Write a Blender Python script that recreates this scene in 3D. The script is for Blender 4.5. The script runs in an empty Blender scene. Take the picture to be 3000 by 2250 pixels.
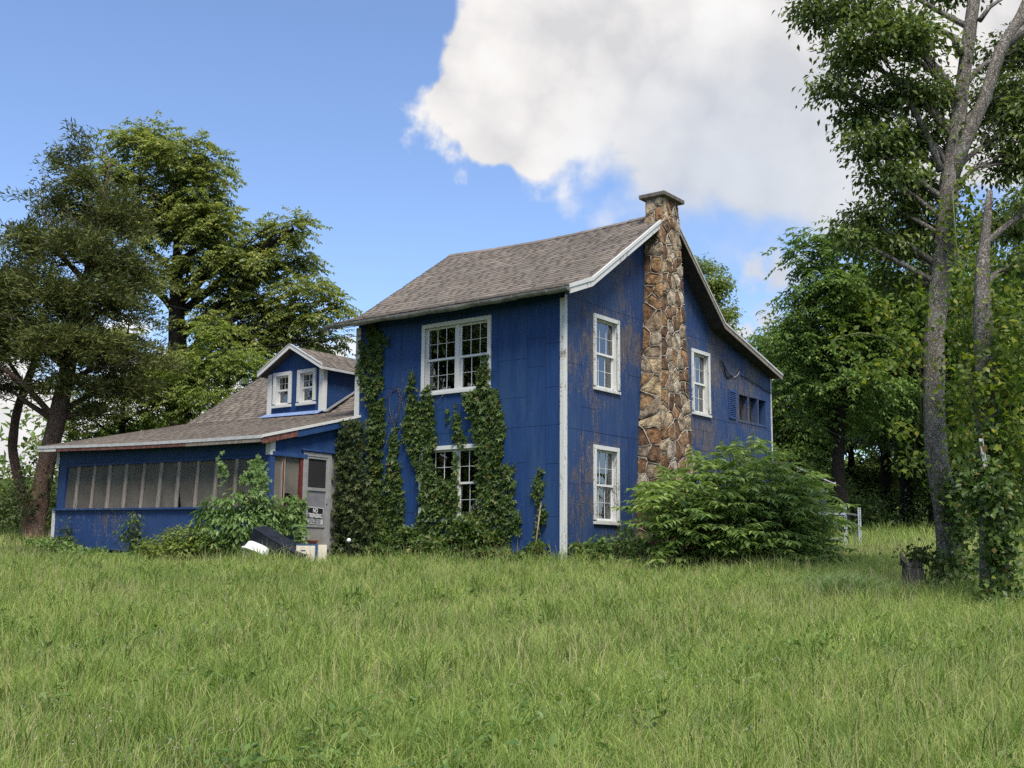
import bpy, math, random
import numpy as np
from mathutils import Matrix, Vector

rng = np.random.default_rng(11)
random.seed(5)
scene = bpy.context.scene
COL = scene.collection
R = math.radians

# ------------------------------------------------------------------ camera
F, PITCH, ROLL, EYE = 3400.0, R(8.8), R(0.45), 1.6          # focal length in pixels of a 3000 px wide frame
fwd = np.array([0, math.cos(PITCH), math.sin(PITCH)])
up0 = np.array([0, -math.sin(PITCH), math.cos(PITCH)])
ex = np.array([1.0, 0, 0])
c_right = ex * math.cos(ROLL) + up0 * math.sin(ROLL)
c_up = -ex * math.sin(ROLL) + up0 * math.cos(ROLL)
cam = bpy.data.cameras.new("camera")
cam_ob = bpy.data.objects.new("camera", cam)
COL.objects.link(cam_ob)
cam.sensor_width = 36
cam.lens = 36 * F / 3000
cam.clip_start, cam.clip_end = 0.1, 3000
cam_ob.matrix_world = Matrix(((c_right[0], c_up[0], -fwd[0], 0), (c_right[1], c_up[1], -fwd[1], 0),
                              (c_right[2], c_up[2], -fwd[2], EYE), (0, 0, 0, 1)))
scene.camera = cam_ob

def ray(px, py):
    v = c_right * ((px - 1500) / F) - c_up * ((py - 1125) / F) + fwd
    return v / np.linalg.norm(v)

def at(px, py, d):
    """world point at depth y = d seen at that place of the photograph"""
    r = ray(px, py)
    return r * (d / r[1]) + np.array([0, 0, EYE])

# ------------------------------------------------------------------ light
SUN_AZ, SUN_EL = R(166), R(58)
scene.view_settings.view_transform = 'Standard'
scene.view_settings.look = 'None'
scene.view_settings.gamma = 1
scene.cycles.max_bounces = 7
scene.cycles.use_denoising = False
scene.cycles.diffuse_bounces = 3
scene.cycles.glossy_bounces = 3
scene.cycles.transparent_max_bounces = 12
scene.view_settings.exposure = 1.05
sun = bpy.data.lights.new("sun", 'SUN')
sun.energy = 3.0
sun.angle = R(22)
sun.color = (1.0, 0.92, 0.8)
sun_ob = bpy.data.objects.new("sun", sun)
COL.objects.link(sun_ob)
sd = Vector((math.sin(SUN_AZ) * math.cos(SUN_EL), math.cos(SUN_AZ) * math.cos(SUN_EL), math.sin(SUN_EL)))
sun_ob.rotation_euler = sd.to_track_quat('Z', 'Y').to_euler()
sun_ob.location = (4, -10, 20)

class NT:
    """small helper to write node trees"""
    def __init__(self, tree):
        self.t = tree
        tree.nodes.clear()
    def n(self, kind, ins=None, out=0, **props):
        nd = self.t.nodes.new(kind)
        for k, v in props.items():
            setattr(nd, k, v)
        for k, v in (ins or {}).items():
            s = nd.inputs[k]
            if isinstance(v, bpy.types.NodeSocket):
                self.t.links.new(v, s)
            else:
                s.default_value = v
        return nd.outputs[out] if len(nd.outputs) else None
    def math(self, op, a, b=0.0, c=0.0, clamp=False):
        return self.n('ShaderNodeMath', {0: a, 1: b, 2: c}, operation=op, use_clamp=clamp)
    def mix(self, fac, a, b, blend='MIX'):
        return self.n('ShaderNodeMix', {0: fac, 6: a, 7: b}, out=2, data_type='RGBA', blend_type=blend)
    def noise(self, vec, scale, detail=4, rough=.55, dist=0.0, out=0):
        return self.n('ShaderNodeTexNoise', {'Vector': vec, 'Scale': scale, 'Detail': detail, 'Roughness': rough, 'Distortion': dist}, out=out)
    def maprange(self, v, a, b, c=0.0, d=1.0, smooth=True):
        return self.n('ShaderNodeMapRange', {0: v, 1: a, 2: b, 3: c, 4: d}, interpolation_type='SMOOTHSTEP' if smooth else 'LINEAR')
    def ramp(self, fac, stops):
        nd = self.t.nodes.new('ShaderNodeValToRGB')
        cr = nd.color_ramp
        while len(cr.elements) < len(stops):
            cr.elements.new(0.5)
        for e, (p, c) in zip(cr.elements, stops):
            e.position = p
            e.color = (*c, 1)
        self.t.links.new(fac, nd.inputs[0])
        return nd.outputs[0]
    def scale(self, vec, s):
        return self.n('ShaderNodeVectorMath', {0: vec, 1: s}, operation='MULTIPLY')

world = bpy.data.worlds.new("World")
scene.world = world
world.use_nodes = True
W = NT(world.node_tree)
SKY = 0.097
sky = W.n('ShaderNodeTexSky', sky_type='NISHITA', sun_disc=False, sun_elevation=SUN_EL, sun_rotation=SUN_AZ,
          air_density=1.0, dust_density=0.6, ozone_density=3.0, altitude=200)
wdir = W.n('ShaderNodeTexCoord', out=0)
n1 = W.noise(wdir, 11.0, 7, .6, .35)
n2 = W.noise(wdir, 40.0, 3, .6)
n3 = W.noise(wdir, 4.5, 3, .55)
blobs = [(1720, 60, 400), (2080, 120, 480), (1480, 180, 220), (1350, 290, 110), (1450, 380, 130), (1560, 400, 140), (2000, 420, 260), (2350, 390, 310), (2480, 560, 200),
         (2700, 250, 430), (1850, -380, 560), (2700, -350, 600), (2230, 500, 170), (500, 1240, 260), (120, 1300, 200), (900, 1180, 160), (2700, 1000, 200)]
acc = None
for (bx_, by_, br_) in blobs:
    dv = ray(bx_, by_)
    dist = W.n('ShaderNodeVectorMath', {0: wdir, 1: tuple(dv)}, out=1, operation='DISTANCE')
    m_ = W.math('MULTIPLY_ADD', dist, -F / br_, 1.0)
    m_ = W.math('MAXIMUM', m_, -1.5)
    acc = m_ if acc is None else W.math('SMOOTH_MAX', acc, m_, .25)
small = None
for (bx_, by_, br_) in [(2275, 785, 90), (2225, 800, 60), (2250, 920, 60), (2125, 955, 60), (2300, 1090, 110), (2180, 970, 45)]:
    dist = W.n('ShaderNodeVectorMath', {0: wdir, 1: tuple(ray(bx_, by_))}, out=1, operation='DISTANCE')
    m_ = W.math('MAXIMUM', W.math('MULTIPLY_ADD', dist, -F / br_, 1.0), -2.0)
    small = m_ if small is None else W.math('MAXIMUM', small, m_)
# unseen sky: scattered cumulus goes on, cover thickened for brighter, less blue ambient light
scat = W.maprange(n3, .46, .6, -1.0, .6, smooth=False)
acc = W.math('MAXIMUM', acc, W.math('SUBTRACT', scat, W.maprange(W.n('ShaderNodeSeparateXYZ', {0: wdir}, out=1), .55, .8, 0, 1.6)))
warp = W.n('ShaderNodeVectorMath', {0: wdir, 1: W.n('ShaderNodeVectorMath', {0: W.noise(wdir, 9.0, 3, .6, out=1), 1: (.05, .05, .05)}, operation='MULTIPLY')}, operation='ADD')
v1_ = W.n('ShaderNodeTexVoronoi', {'Vector': warp, 'Scale': 13.0}, feature='F1')
v2_ = W.n('ShaderNodeTexVoronoi', {'Vector': warp, 'Scale': 34.0}, feature='F1')
bil = W.math('ADD', W.math('MULTIPLY', W.math('SUBTRACT', .45, v1_), 1.5), W.math('MULTIPLY', W.math('SUBTRACT', .45, v2_), .6))
bil = W.math('ADD', bil, W.math('MULTIPLY', W.math('SUBTRACT', n2, .5), 1.0))
dens = W.math('ADD', W.math('MULTIPLY', acc, W.maprange(acc, .0, .4, 1.0, 3.2)), W.math('ADD', bil, W.math('MULTIPLY', W.math('SUBTRACT', n1, .5), 1.9)))
dvs = ray(2150, 600)
flank = W.maprange(W.n('ShaderNodeVectorMath', {0: wdir, 1: tuple(dvs)}, out=1, operation='DISTANCE'), .03, .19, 1, 0)
mask = W.maprange(dens, W.math('MULTIPLY_ADD', flank, -.5, -.12), W.math('MULTIPLY_ADD', flank, 1.0, .42))
mask_s = W.maprange(W.math('ADD', small, W.math('ADD', W.math('MULTIPLY', W.math('SUBTRACT', n2, .5), 2.6), W.math('MULTIPLY', W.math('SUBTRACT', n1, .5), 1.2))), -.1, 1.1)
mask = W.math('MAXIMUM', mask, mask_s)
ccol = W.ramp(W.math('ADD', W.math('MULTIPLY', W.math('ADD', bil, W.math('MULTIPLY', W.math('SUBTRACT', n3, .5), 1.5)), .75), .55),
              [(0.0, (3.6, 3.55, 3.6)), (.35, (4.3, 4.18, 4.1)), (.65, (4.75, 4.6, 4.45)), (1.0, (5.1, 5.0, 4.9))])
# the shaded flank of the big cloud
ccol = W.mix(W.math('MULTIPLY', flank, .6), ccol, (2.6, 3.0, 3.6, 1))
wc = W.mix(W.math('MULTIPLY', mask, .97), W.mix(1.0, sky, (1.0, 1.0, 1.08, 1), 'MULTIPLY'), ccol)
bg = W.n('ShaderNodeBackground', {'Color': wc, 'Strength': SKY})
W.n('ShaderNodeOutputWorld', {'Surface': bg})

# ------------------------------------------------------------------ materials
MATS = {}
def newmat(name):
    m = bpy.data.materials.new(name)
    m.use_nodes = True
    MATS[name] = m
    return m, NT(m.node_tree)

def finish(t, col, rough=.7, bump=None, bstr=.3, bdist=.01, spec=.3, metal=0.0):
    ins = {'Base Color': col, 'Roughness': rough, 'Specular IOR Level': spec, 'Metallic': metal}
    if bump is not None:
        ins['Normal'] = t.n('ShaderNodeBump', {'Strength': bstr, 'Distance': bdist, 'Height': bump})
    t.n('ShaderNodeOutputMaterial', {'Surface': t.n('ShaderNodeBsdfPrincipled', ins)})

def rgba(c, k=1.0):
    return (c[0] * k, c[1] * k, c[2] * k, 1)

def simple(name, c, rough=.6, var=.25, scale=6, bstr=.25, metal=0.0, spec=.3, stretch=(1, 1, 1)):
    m, t = newmat(name)
    pos = t.scale(t.n('ShaderNodeNewGeometry', out=0), stretch)
    nz = t.noise(pos, scale, 6, .6)
    nf = t.noise(pos, scale * 7, 3, .6)
    col = t.mix(t.maprange(nz, .3, .7), rgba(c, 1 - var), rgba(c, 1 + var))
    finish(t, col, rough, nf, bstr, .005, spec, metal)
    return m

def blue_paint(name, base, wear, chips, streak=1.0):
    m, t = newmat(name)
    pos = t.n('ShaderNodeTexCoord', out=3)
    v1 = t.scale(pos, (2.2, 2.2, .45))
    v2 = t.scale(pos, (9, 9, 1.3))
    n_big = t.noise(v1, 1.0, 5, .6)
    n_str = t.noise(v2, 1.6, 7, .65)
    n_fin = t.noise(pos, 34, 6, .7)
    n_zone = t.noise(pos, .55, 3, .5)
    col = t.mix(t.maprange(n_str, .3, .7), rgba(base, .84), rgba(base, 1.12))
    col = t.mix(t.math('MULTIPLY', t.maprange(n_big, .42, .72), .45), col, rgba((base[0] * 1.9 + .012, base[1] * 1.5 + .012, base[2] * 1.05)))
    # bare wood where the paint has gone
    w = t.math('ADD', t.math('MULTIPLY', n_str, .7), t.math('MULTIPLY', n_fin, .7))
    w = t.math('ADD', w, t.math('MULTIPLY', n_zone, .9))
    bare = t.math('MULTIPLY', t.maprange(w, 1.42 - wear, 1.47 - wear), t.maprange(t.noise(t.scale(pos, (30, 30, 55)), 1.0, 4, .7), .36, .52, .25, 1.0))
    wood = t.ramp(t.noise(v2, 6, 5, .6), [(.2, (.045, .042, .045)), (.5, (.095, .08, .073)), (.8, (.2, .165, .14))])
    col = t.mix(bare, col, wood)
    vor = t.noise(t.scale(pos, (26, 26, 4.5)), 2.0, 3, .6)
    ch = t.math('MULTIPLY', t.maprange(vor, .73 - chips, .76 - chips), t.maprange(n_zone, .48, .62))
    col = t.mix(ch, col, (.42, .43, .44, 1))
    hgt = t.math('SUBTRACT', t.math('MULTIPLY', n_fin, .5), t.math('MULTIPLY', bare, .6))
    finish(t, col, .62, hgt, .35, .006, .25)
    return m
BLUE = (.0135, .045, .142)
blue_paint('blue_paint_front', BLUE, .0, .06)
blue_paint('blue_paint_gable', (.019, .047, .135), .235, .05)
blue_paint('blue_paint_porch', (.019, .05, .16), .1, .085)

def white_paint(name, c=(.72, .73, .72), wear=.5):
    m, t = newmat(name)
    pos = t.n('ShaderNodeNewGeometry', out=0)
    n1_ = t.noise(t.scale(pos, (5, 5, 1.2)), 3.0, 7, .7)
    n2_ = t.noise(pos, 24, 5, .7)
    n4_ = t.noise(pos, 1.4, 3, .6)
    s = t.math('ADD', t.math('MULTIPLY', n1_, .6), t.math('ADD', t.math('MULTIPLY', n2_, .45), t.math('MULTIPLY', n4_, .35)))
    chip = t.maprange(s, .86 - wear * .1, .93 - wear * .1)
    dirt = t.maprange(t.noise(t.scale(pos, (3, 3, .8)), 2.5, 5, .6), .4, .75)
    col = t.mix(t.math('MULTIPLY', dirt, .4), rgba(c), rgba((.46, .47, .44)))
    col = t.mix(chip, col, (.2, .18, .16, 1))
    finish(t, col, .55, t.math('SUBTRACT', n2_, chip), .3, .004, .3)
    return m
white_paint('white_paint', (.55, .56, .545))
white_paint('white_paint_worn', (.54, .555, .54), 1.15)
white_paint('white_vinyl', (.62, .63, .63), -.8)
simple('white_plastic', (.66, .68, .7), .3, .04, 5, .05, spec=.5)
simple('trim_grey', (.42, .43, .44), .6, .15, 8)
simple('bare_board', (.2, .175, .145), .8, .35, 3, .4, stretch=(8, 8, 1))
simple('post_wood', (.27, .245, .215), .8, .3, 3, .4, stretch=(9, 9, 1.2))
simple('red_paint', (.1, .022, .02), .65, .35, 7, .3)
simple('rust_board', (.13, .055, .045), .75, .5, 9, .4)
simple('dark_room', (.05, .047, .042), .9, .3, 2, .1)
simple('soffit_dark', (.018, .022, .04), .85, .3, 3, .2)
simple('curtain', (.17, .16, .19), .9, .2, 3, .2, stretch=(20, 20, 1))
simple('tattered_cloth', (.2, .19, .16), .95, .6, 4, .3, stretch=(16, 16, .8))
simple('gutter_metal', (.2, .205, .17), .5, .4, 4, .3, metal=.2)
simple('galvanised', (.42, .43, .45), .42, .2, 12, .2, metal=.6)
simple('cable_black', (.012, .012, .014), .6, .1, 5, .05)
simple('concrete_cap', (.12, .105, .09), .85, .3, 8, .5)
simple('mortar', (.3, .26, .21), .9, .3, 14, .6)
simple('mortar_bead', (.33, .29, .24), .9, .35, 12, .5)
simple('navy_board', (.011, .014, .024), .45, .3, 6, .15)
simple('cream_panel', (.52, .47, .38), .5, .12, 4, .1)
simple('blue_trim', (.015, .06, .14), .5, .2, 6, .1)
simple('clay', (.22, .075, .04), .8, .25, 12, .3)
simple('rust_iron', (.16, .06, .03), .8, .5, 20, .5)
simple('handle_wood', (.2, .16, .12), .7, .25, 6, .3)
simple('black_field', (.012, .013, .016), .5, .1, 6, .05)
simple('aluminium', (.33, .335, .34), .45, .12, 8, .1, metal=.35)
simple('grey_panel', (.15, .15, .165), .6, .2, 5, .1)
simple('pale_panel', (.2, .19, .18), .7, .2, 5, .2)
simple('blue_flashing', (.17, .24, .42), .5, .25, 9, .2)
simple('deck_felt', (.05, .045, .045), .95, .3, 6, .3)

def shingle_mat(name, per_object):
    m, t = newmat(name)
    rnd = t.n('ShaderNodeObjectInfo', out=5) if per_object else t.n('ShaderNodeNewGeometry', out=8)
    pos = t.n('ShaderNodeNewGeometry', out=0)
    col = t.ramp(rnd, [(0, (.155, .136, .12)), (.35, (.178, .157, .138)), (.7, (.195, .172, .151)), (1, (.225, .198, .175))])
    big = t.noise(pos, .9, 5, .6)
    col = t.mix(t.maprange(big, .35, .7), t.mix(1.0, col, (.85, .85, .86, 1), 'MULTIPLY'), t.mix(1.0, col, (1.06, 1.05, 1.02, 1), 'MULTIPLY'))
    gr = t.noise(pos, 160, 2, .6)
    col = t.mix(t.maprange(gr, .3, .7), t.mix(1.0, col, (.7, .7, .7, 1), 'MULTIPLY'), col)
    finish(t, col, .95, gr, .5, .004, .15)
shingle_mat('shingle_single', True)
shingle_mat('shingle_many', False)

m, t = newmat('stone')
rnd = t.n('ShaderNodeObjectInfo', out=5)
pos = t.n('ShaderNodeNewGeometry', out=0)
col = t.ramp(rnd, [(0, (.075, .048, .034)), (.18, (.14, .085, .05)), (.34, (.2, .115, .062)), (.5, (.25, .165, .09)),
                   (.64, (.22, .185, .145)), (.78, (.36, .28, .17)), (.9, (.28, .25, .21)), (1, (.48, .42, .32))])
na = t.noise(pos, 7, 7, .65)
nb = t.noise(pos, 30, 5, .7)
col = t.mix(t.maprange(na, .3, .72), t.mix(1.0, col, (.42, .4, .4, 1), 'MULTIPLY'), t.mix(1.0, col, (1.9, 1.85, 1.75, 1), 'MULTIPLY'))
rustm = t.maprange(t.noise(pos, 3.3, 4, .6), .56, .72)
col = t.mix(t.math('MULTIPLY', rustm, .32), col, (.24, .1, .045, 1))
col = t.mix(t.math('MULTIPLY', t.maprange(nb, .6, .75), .45), col, (.42, .4, .36, 1))
finish(t, col, .85, t.math('ADD', na, t.math('MULTIPLY', nb, .6)), 1.0, .06, .2)

m, t = newmat('glass_pane')
fr = t.n('ShaderNodeFresnel', {'IOR': 1.6})
gl = t.n('ShaderNodeBsdfGlossy', {'Color': (.95, .97, 1, 1), 'Roughness': .015,
         'Normal': t.n('ShaderNodeBump', {'Strength': .05, 'Distance': .02, 'Height': t.noise(t.n('ShaderNodeNewGeometry', out=0), 2.5, 2)})})
tr = t.n('ShaderNodeBsdfTransparent', {'Color': (.72, .74, .74, 1)})
ms = t.n('ShaderNodeMixShader', {0: t.math('MULTIPLY_ADD', fr, 1.3, .1, clamp=True), 1: tr, 2: gl})
t.n('ShaderNodeOutputMaterial', {'Surface': ms})

def screen_mat(name, c, open_):
    m, t = newmat(name)
    pos = t.n('ShaderNodeNewGeometry', out=0)
    nz = t.noise(pos, 1.7, 5, .6)
    d = t.n('ShaderNodeBsdfDiffuse', {'Color': t.mix(t.maprange(nz, .3, .7), rgba(c, .88), rgba(c, 1.12))})
    tr = t.n('ShaderNodeBsdfTransparent', {'Color': (1, 1, 1, 1)})
    t.n('ShaderNodeOutputMaterial', {'Surface': t.n('ShaderNodeMixShader', {0: t.maprange(nz, .25, .75, 1 - open_ - .04, 1 - open_ + .04), 1: tr, 2: d})})
screen_mat('insect_screen', (.21, .195, .168), .4)
screen_mat('dark_screen', (.035, .034, .036), .25)

def leaf_mat(name, stops, trans=.35, rough=.5, patch=0.0, pcol=(.2, .22, .03), pscale=.5, spec=.25):
    m, t = newmat(name)
    rnd = t.n('ShaderNodeNewGeometry', out=8)
    pos = t.n('ShaderNodeNewGeometry', out=0)
    col = t.ramp(rnd, stops)
    if patch:
        nz = t.noise(pos, pscale, 4, .6)
        col = t.mix(t.math('MULTIPLY', t.maprange(nz, .45, .7), patch), col, rgba(pcol))
    p = t.n('ShaderNodeBsdfPrincipled', {'Base Color': col, 'Roughness': rough, 'Specular IOR Level': spec})
    tc = t.mix(1.0, col, (1.25, 1.35, .7, 1), 'MULTIPLY')
    tl = t.n('ShaderNodeBsdfTranslucent', {'Color': tc})
    t.n('ShaderNodeOutputMaterial', {'Surface': t.n('ShaderNodeMixShader', {0: trans, 1: p, 2: tl})})
leaf_mat('grass_blade', [(0, (0.135, 0.207, 0.047)), (.3, (0.208, 0.305, 0.070)), (.62, (0.283, 0.377, 0.091)), (.88, (0.355, 0.420, 0.120)), (1, (0.411, 0.369, 0.175))], .4, .5, .5, (.15, .245, .055), .9)
leaf_mat('tussock_blade', [(0, (.08, .14, .035)), (.4, (.13, .21, .045)), (.8, (.19, .27, .06)), (1, (.3, .3, .12))], .4, .5)
leaf_mat('grass_straw', [(0, (0.240, 0.252, 0.096)), (.5, (0.324, 0.300, 0.144)), (1, (0.432, 0.384, 0.228))], .3, .6)
leaf_mat('clover_head', [(0, (.3, .25, .19)), (1, (.5, .45, .38))], .3, .7)
leaf_mat('blue_grass_blade', [(0, (.1, .17, .07)), (1, (.2, .28, .13))], .3)
leaf_mat('walnut_leaf', [(0, (0.099, 0.141, 0.040)), (.5, (0.181, 0.224, 0.068)), (.85, (0.281, 0.307, 0.097)), (1, (0.429, 0.376, 0.136))], .4, .45, .55, (.15, .18, .048), .5)
leaf_mat('cedar_leaf', [(0, (0.047, 0.063, 0.020)), (.5, (0.086, 0.111, 0.031)), (.9, (0.147, 0.158, 0.042)), (1, (0.108, 0.105, 0.029))], .2, .6)
leaf_mat('dark_leaf', [(0, (0.059, 0.095, 0.028)), (.5, (0.106, 0.152, 0.046)), (1, (0.205, 0.248, 0.070))], .3, .4)
leaf_mat('wood_leaf', [(0, (0.057, 0.108, 0.035)), (.5, (0.107, 0.179, 0.051)), (1, (0.202, 0.287, 0.080))], .4, .5, .7, (.12, .17, .028), .25)
leaf_mat('vine_leaf', [(0, (0.036, 0.067, 0.018)), (.45, (0.062, 0.110, 0.026)), (.9, (0.102, 0.156, 0.039)), (.97, (0.196, 0.194, 0.045)), (1, (0.190, 0.104, 0.043))], .36, .4)
leaf_mat('dark_vine_leaf', [(0, (0.020, 0.038, 0.013)), (.6, (0.044, 0.072, 0.021)), (1, (0.103, 0.109, 0.031))], .25, .5)
leaf_mat('yellow_vine_leaf', [(0, (0.057, 0.104, 0.016)), (.6, (0.106, 0.160, 0.024)), (.9, (0.182, 0.216, 0.028)), (1, (0.274, 0.264, 0.032))], .5, .45)
leaf_mat('sumac_leaf', [(0, (0.098, 0.165, 0.057)), (.5, (0.166, 0.251, 0.073)), (.9, (0.265, 0.355, 0.102)), (1, (0.416, 0.484, 0.140))], .33, .4)
leaf_mat('droop_leaf', [(0, (0.065, 0.122, 0.035)), (.5, (0.107, 0.186, 0.050)), (1, (0.173, 0.251, 0.079))], .33, .4)
leaf_mat('lime_leaf', [(0, (0.090, 0.143, 0.032)), (.5, (0.154, 0.210, 0.049)), (1, (0.254, 0.285, 0.074))], .35, .5)

def bark_mat(name, c1, c2, sc=1.0, lichen=0.0):
    m, t = newmat(name)
    pos = t.n('ShaderNodeNewGeometry', out=0)
    warp = t.n('ShaderNodeVectorMath', {0: t.scale(pos, (9 * sc, 9 * sc, 2.6 * sc)), 1: t.n('ShaderNodeVectorMath', {0: t.noise(pos, 9, 5, .7, out=1), 1: (2.2, 2.2, 2.2)}, operation='MULTIPLY')}, operation='ADD')
    crack = t.n('ShaderNodeTexVoronoi', {'Vector': warp, 'Scale': 2.6}, feature='DISTANCE_TO_EDGE')
    a = t.noise(warp, 3.2, 8, .7, .4)
    b = t.noise(pos, 3.0, 4, .6)
    hgt = t.math('ADD', t.math('MULTIPLY', t.maprange(crack, 0, .3), .38), t.math('MULTIPLY', a, .85))
    col = t.mix(t.maprange(hgt, .25, 1.0), rgba(c1), rgba(c2))
    col = t.mix(t.math('MULTIPLY', t.math('MULTIPLY', t.maprange(b, .5, .66), t.maprange(a, .4, .6)), lichen), col, (.4, .4, .38, 1))
    finish(t, col, .9, hgt, 1.0, .05, .15)
bark_mat('bark_grey', (.06, .054, .048), (.52, .48, .43), .8, .9)
bark_mat('bark_brown', (.06, .042, .033), (.36, .24, .18), .8, .2)
bark_mat('bark_dark', (.011, .01, .009), (.042, .036, .03), 1)
bark_mat('twig_grey', (.09, .08, .072), (.3, .28, .26), 1)
simple('stem_green', (.07, .09, .03), .7, .3, 8)

m, t = newmat('soil')
pos = t.n('ShaderNodeNewGeometry', out=0)
col = t.mix(t.maprange(t.noise(pos, .7, 6, .6), .3, .7), (.03, .045, .014, 1), (.065, .085, .026, 1))
col = t.mix(t.math('MULTIPLY', t.maprange(t.noise(pos, 11, 5, .6), .5, .7), .6), col, (.055, .045, .028, 1))
finish(t, col, .95, t.noise(pos, 25, 4, .6), .6, .03, .1)
MATS['soil'] = m

# ------------------------------------------------------------------ mesh helpers
def link(name, me, mat=None, parent=None, loc=None):
    o = bpy.data.objects.new(name, me)
    COL.objects.link(o)
    if mat is not None and me is not None and not me.materials:
        me.materials.append(MATS[mat])
    if parent is not None:
        o.parent = parent
    if loc is not None:
        o.location = loc
    return o

def tag(o, label=None, cat=None, group=None, kind=None):
    if label: o['label'] = label
    if cat: o['category'] = cat
    if group: o['group'] = group
    if kind: o['kind'] = kind
    return o

def empty(name, loc=(0, 0, 0), rz=0.0):
    o = bpy.data.objects.new(name, None)
    COL.objects.link(o)
    o.location = tuple(loc)
    o.rotation_euler = (0, 0, rz)
    return o

def fast_mesh(name, V, loops, sizes, smooth=False):
    me = bpy.data.meshes.new(name)
    V = np.asarray(V, np.float32)
    loops = np.asarray(loops, np.int32)
    sizes = np.asarray(sizes, np.int32)
    me.vertices.add(len(V))
    me.vertices.foreach_set('co', V.ravel())
    me.loops.add(len(loops))
    me.loops.foreach_set('vertex_index', loops)
    me.polygons.add(len(sizes))
    st = np.zeros(len(sizes), np.int32)
    st[1:] = np.cumsum(sizes)[:-1]
    me.polygons.foreach_set('loop_start', st)
    if smooth:
        me.polygons.foreach_set('use_smooth', np.ones(len(sizes), bool))
    me.update(calc_edges=True)
    return me

class MB:
    def __init__(self):
        self.v, self.f = [], []
    def quad_box(self, c):
        """c: eight corners, bottom ring then top ring"""
        k = len(self.v)
        self.v += [tuple(p) for p in c]
        self.f += [(k, k + 3, k + 2, k + 1), (k + 4, k + 5, k + 6, k + 7)] + [(k + i, k + (i + 1) % 4, k + 4 + (i + 1) % 4, k + 4 + i) for i in range(4)]
        return self
    def box(self, x0, x1, y0, y1, z0, z1):
        x0, x1 = min(x0, x1), max(x0, x1)
        y0, y1 = min(y0, y1), max(y0, y1)
        return self.quad_box([(x0, y0, z0), (x1, y0, z0), (x1, y1, z0), (x0, y1, z0), (x0, y0, z1), (x1, y0, z1), (x1, y1, z1), (x0, y1, z1)])
    def bar(self, p, q, w, h, upv=(0, 0, 1)):
        p, q = Vector(p), Vector(q)
        d = (q - p).normalized()
        s = d.cross(Vector(upv))
        if s.length < 1e-4:
            s = d.cross(Vector((1, 0, 0)))
        s.normalize()
        u = s.cross(d)
        s, u = s * w / 2, u * h / 2
        return self.quad_box([p - s - u, p + s - u, q + s - u, q - s - u, p - s + u, p + s + u, q + s + u, q - s + u])
    def prism(self, poly, off):
        """poly: 3-D points in order, off: extrusion vector"""
        k, n = len(self.v), len(poly)
        off = np.array(off)
        self.v += [tuple(p) for p in poly] + [tuple(np.array(p) + off) for p in poly]
        self.f += [tuple(range(k + n - 1, k - 1, -1)), tuple(range(k + n, k + 2 * n))]
        self.f += [(k + i, k + (i + 1) % n, k + n + (i + 1) % n, k + n + i) for i in range(n)]
        return self
    def tube(self, pts, rad, n=6, wob=0.0, cap=True):
        pts = np.array(pts, float)
        rad = np.full(len(pts), rad) if np.isscalar(rad) else np.array(rad)
        k = len(self.v)
        T = np.gradient(pts, axis=0)
        T /= np.linalg.norm(T, axis=1)[:, None] + 1e-9
        ref = np.array([1.0, 0, 0]) if abs(T[0, 0]) < .8 else np.array([0, 1.0, 0])
        for i, (p, tn, r_) in enumerate(zip(pts, T, rad)):
            u = ref - tn * (ref @ tn)
            u /= np.linalg.norm(u) + 1e-9
            ref = u
            w = np.cross(tn, u)
            for j in range(n):
                a = 2 * math.pi * j / n
                rr = r_ * (1 + (wob * random.uniform(-1, 1) if wob else 0))
                self.v.append(tuple(p + (u * math.cos(a) + w * math.sin(a)) * rr))
        for i in range(len(pts) - 1):
            for j in range(n):
                a, b = k + i * n + j, k + i * n + (j + 1) % n
                self.f.append((a, b, b + n, a + n))
        if cap:
            self.f.append(tuple(range(k + n - 1, k - 1, -1)))
            e = k + (len(pts) - 1) * n
            self.f.append(tuple(range(e, e + n)))
        return self
    def build(self, name, mat, parent=None, smooth=False, bevel=0.0, loc=None):
        me = bpy.data.meshes.new(name)
        me.from_pydata([tuple(map(float, p)) for p in self.v], [], self.f)
        if smooth:
            me.polygons.foreach_set('use_smooth', np.ones(len(me.polygons), bool))
        o = link(name, me, mat, parent, loc)
        if bevel:
            b = o.modifiers.new('bevel', 'BEVEL')
            b.width = bevel
            b.segments = 2
            b.limit_method = 'ANGLE'
        return o

def part_box(name, mat, parent, x0, x1, y0, y1, z0, z1, bevel=0.0):
    return MB().box(x0, x1, y0, y1, z0, z1).build(name, mat, parent, bevel=bevel)

# ------------------------------------------------------------------ ground
def ground_z(x, y):
    x, y = np.asarray(x, float), np.asarray(y, float)
    yy = np.clip(y, -6, None)
    z = .0687 * np.minimum(yy, 42) + .035 * np.clip(yy - 42, 0, 40) + .1 * np.clip(yy - 75, 0, 90)
    z = z - .30 * np.exp(-((x + 6.5) / 4.6) ** 2 - ((y - 26.3) / 3.0) ** 2)
    fade = np.clip((y - 3) / 4, 0, 1)
    z = z + fade * (.035 * np.sin(x * 1.1 + .6 * y) * np.sin(y * .9 - .3 * x) + .02 * np.sin(2.3 * x - 1.7 * y + 1))
    return z

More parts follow.
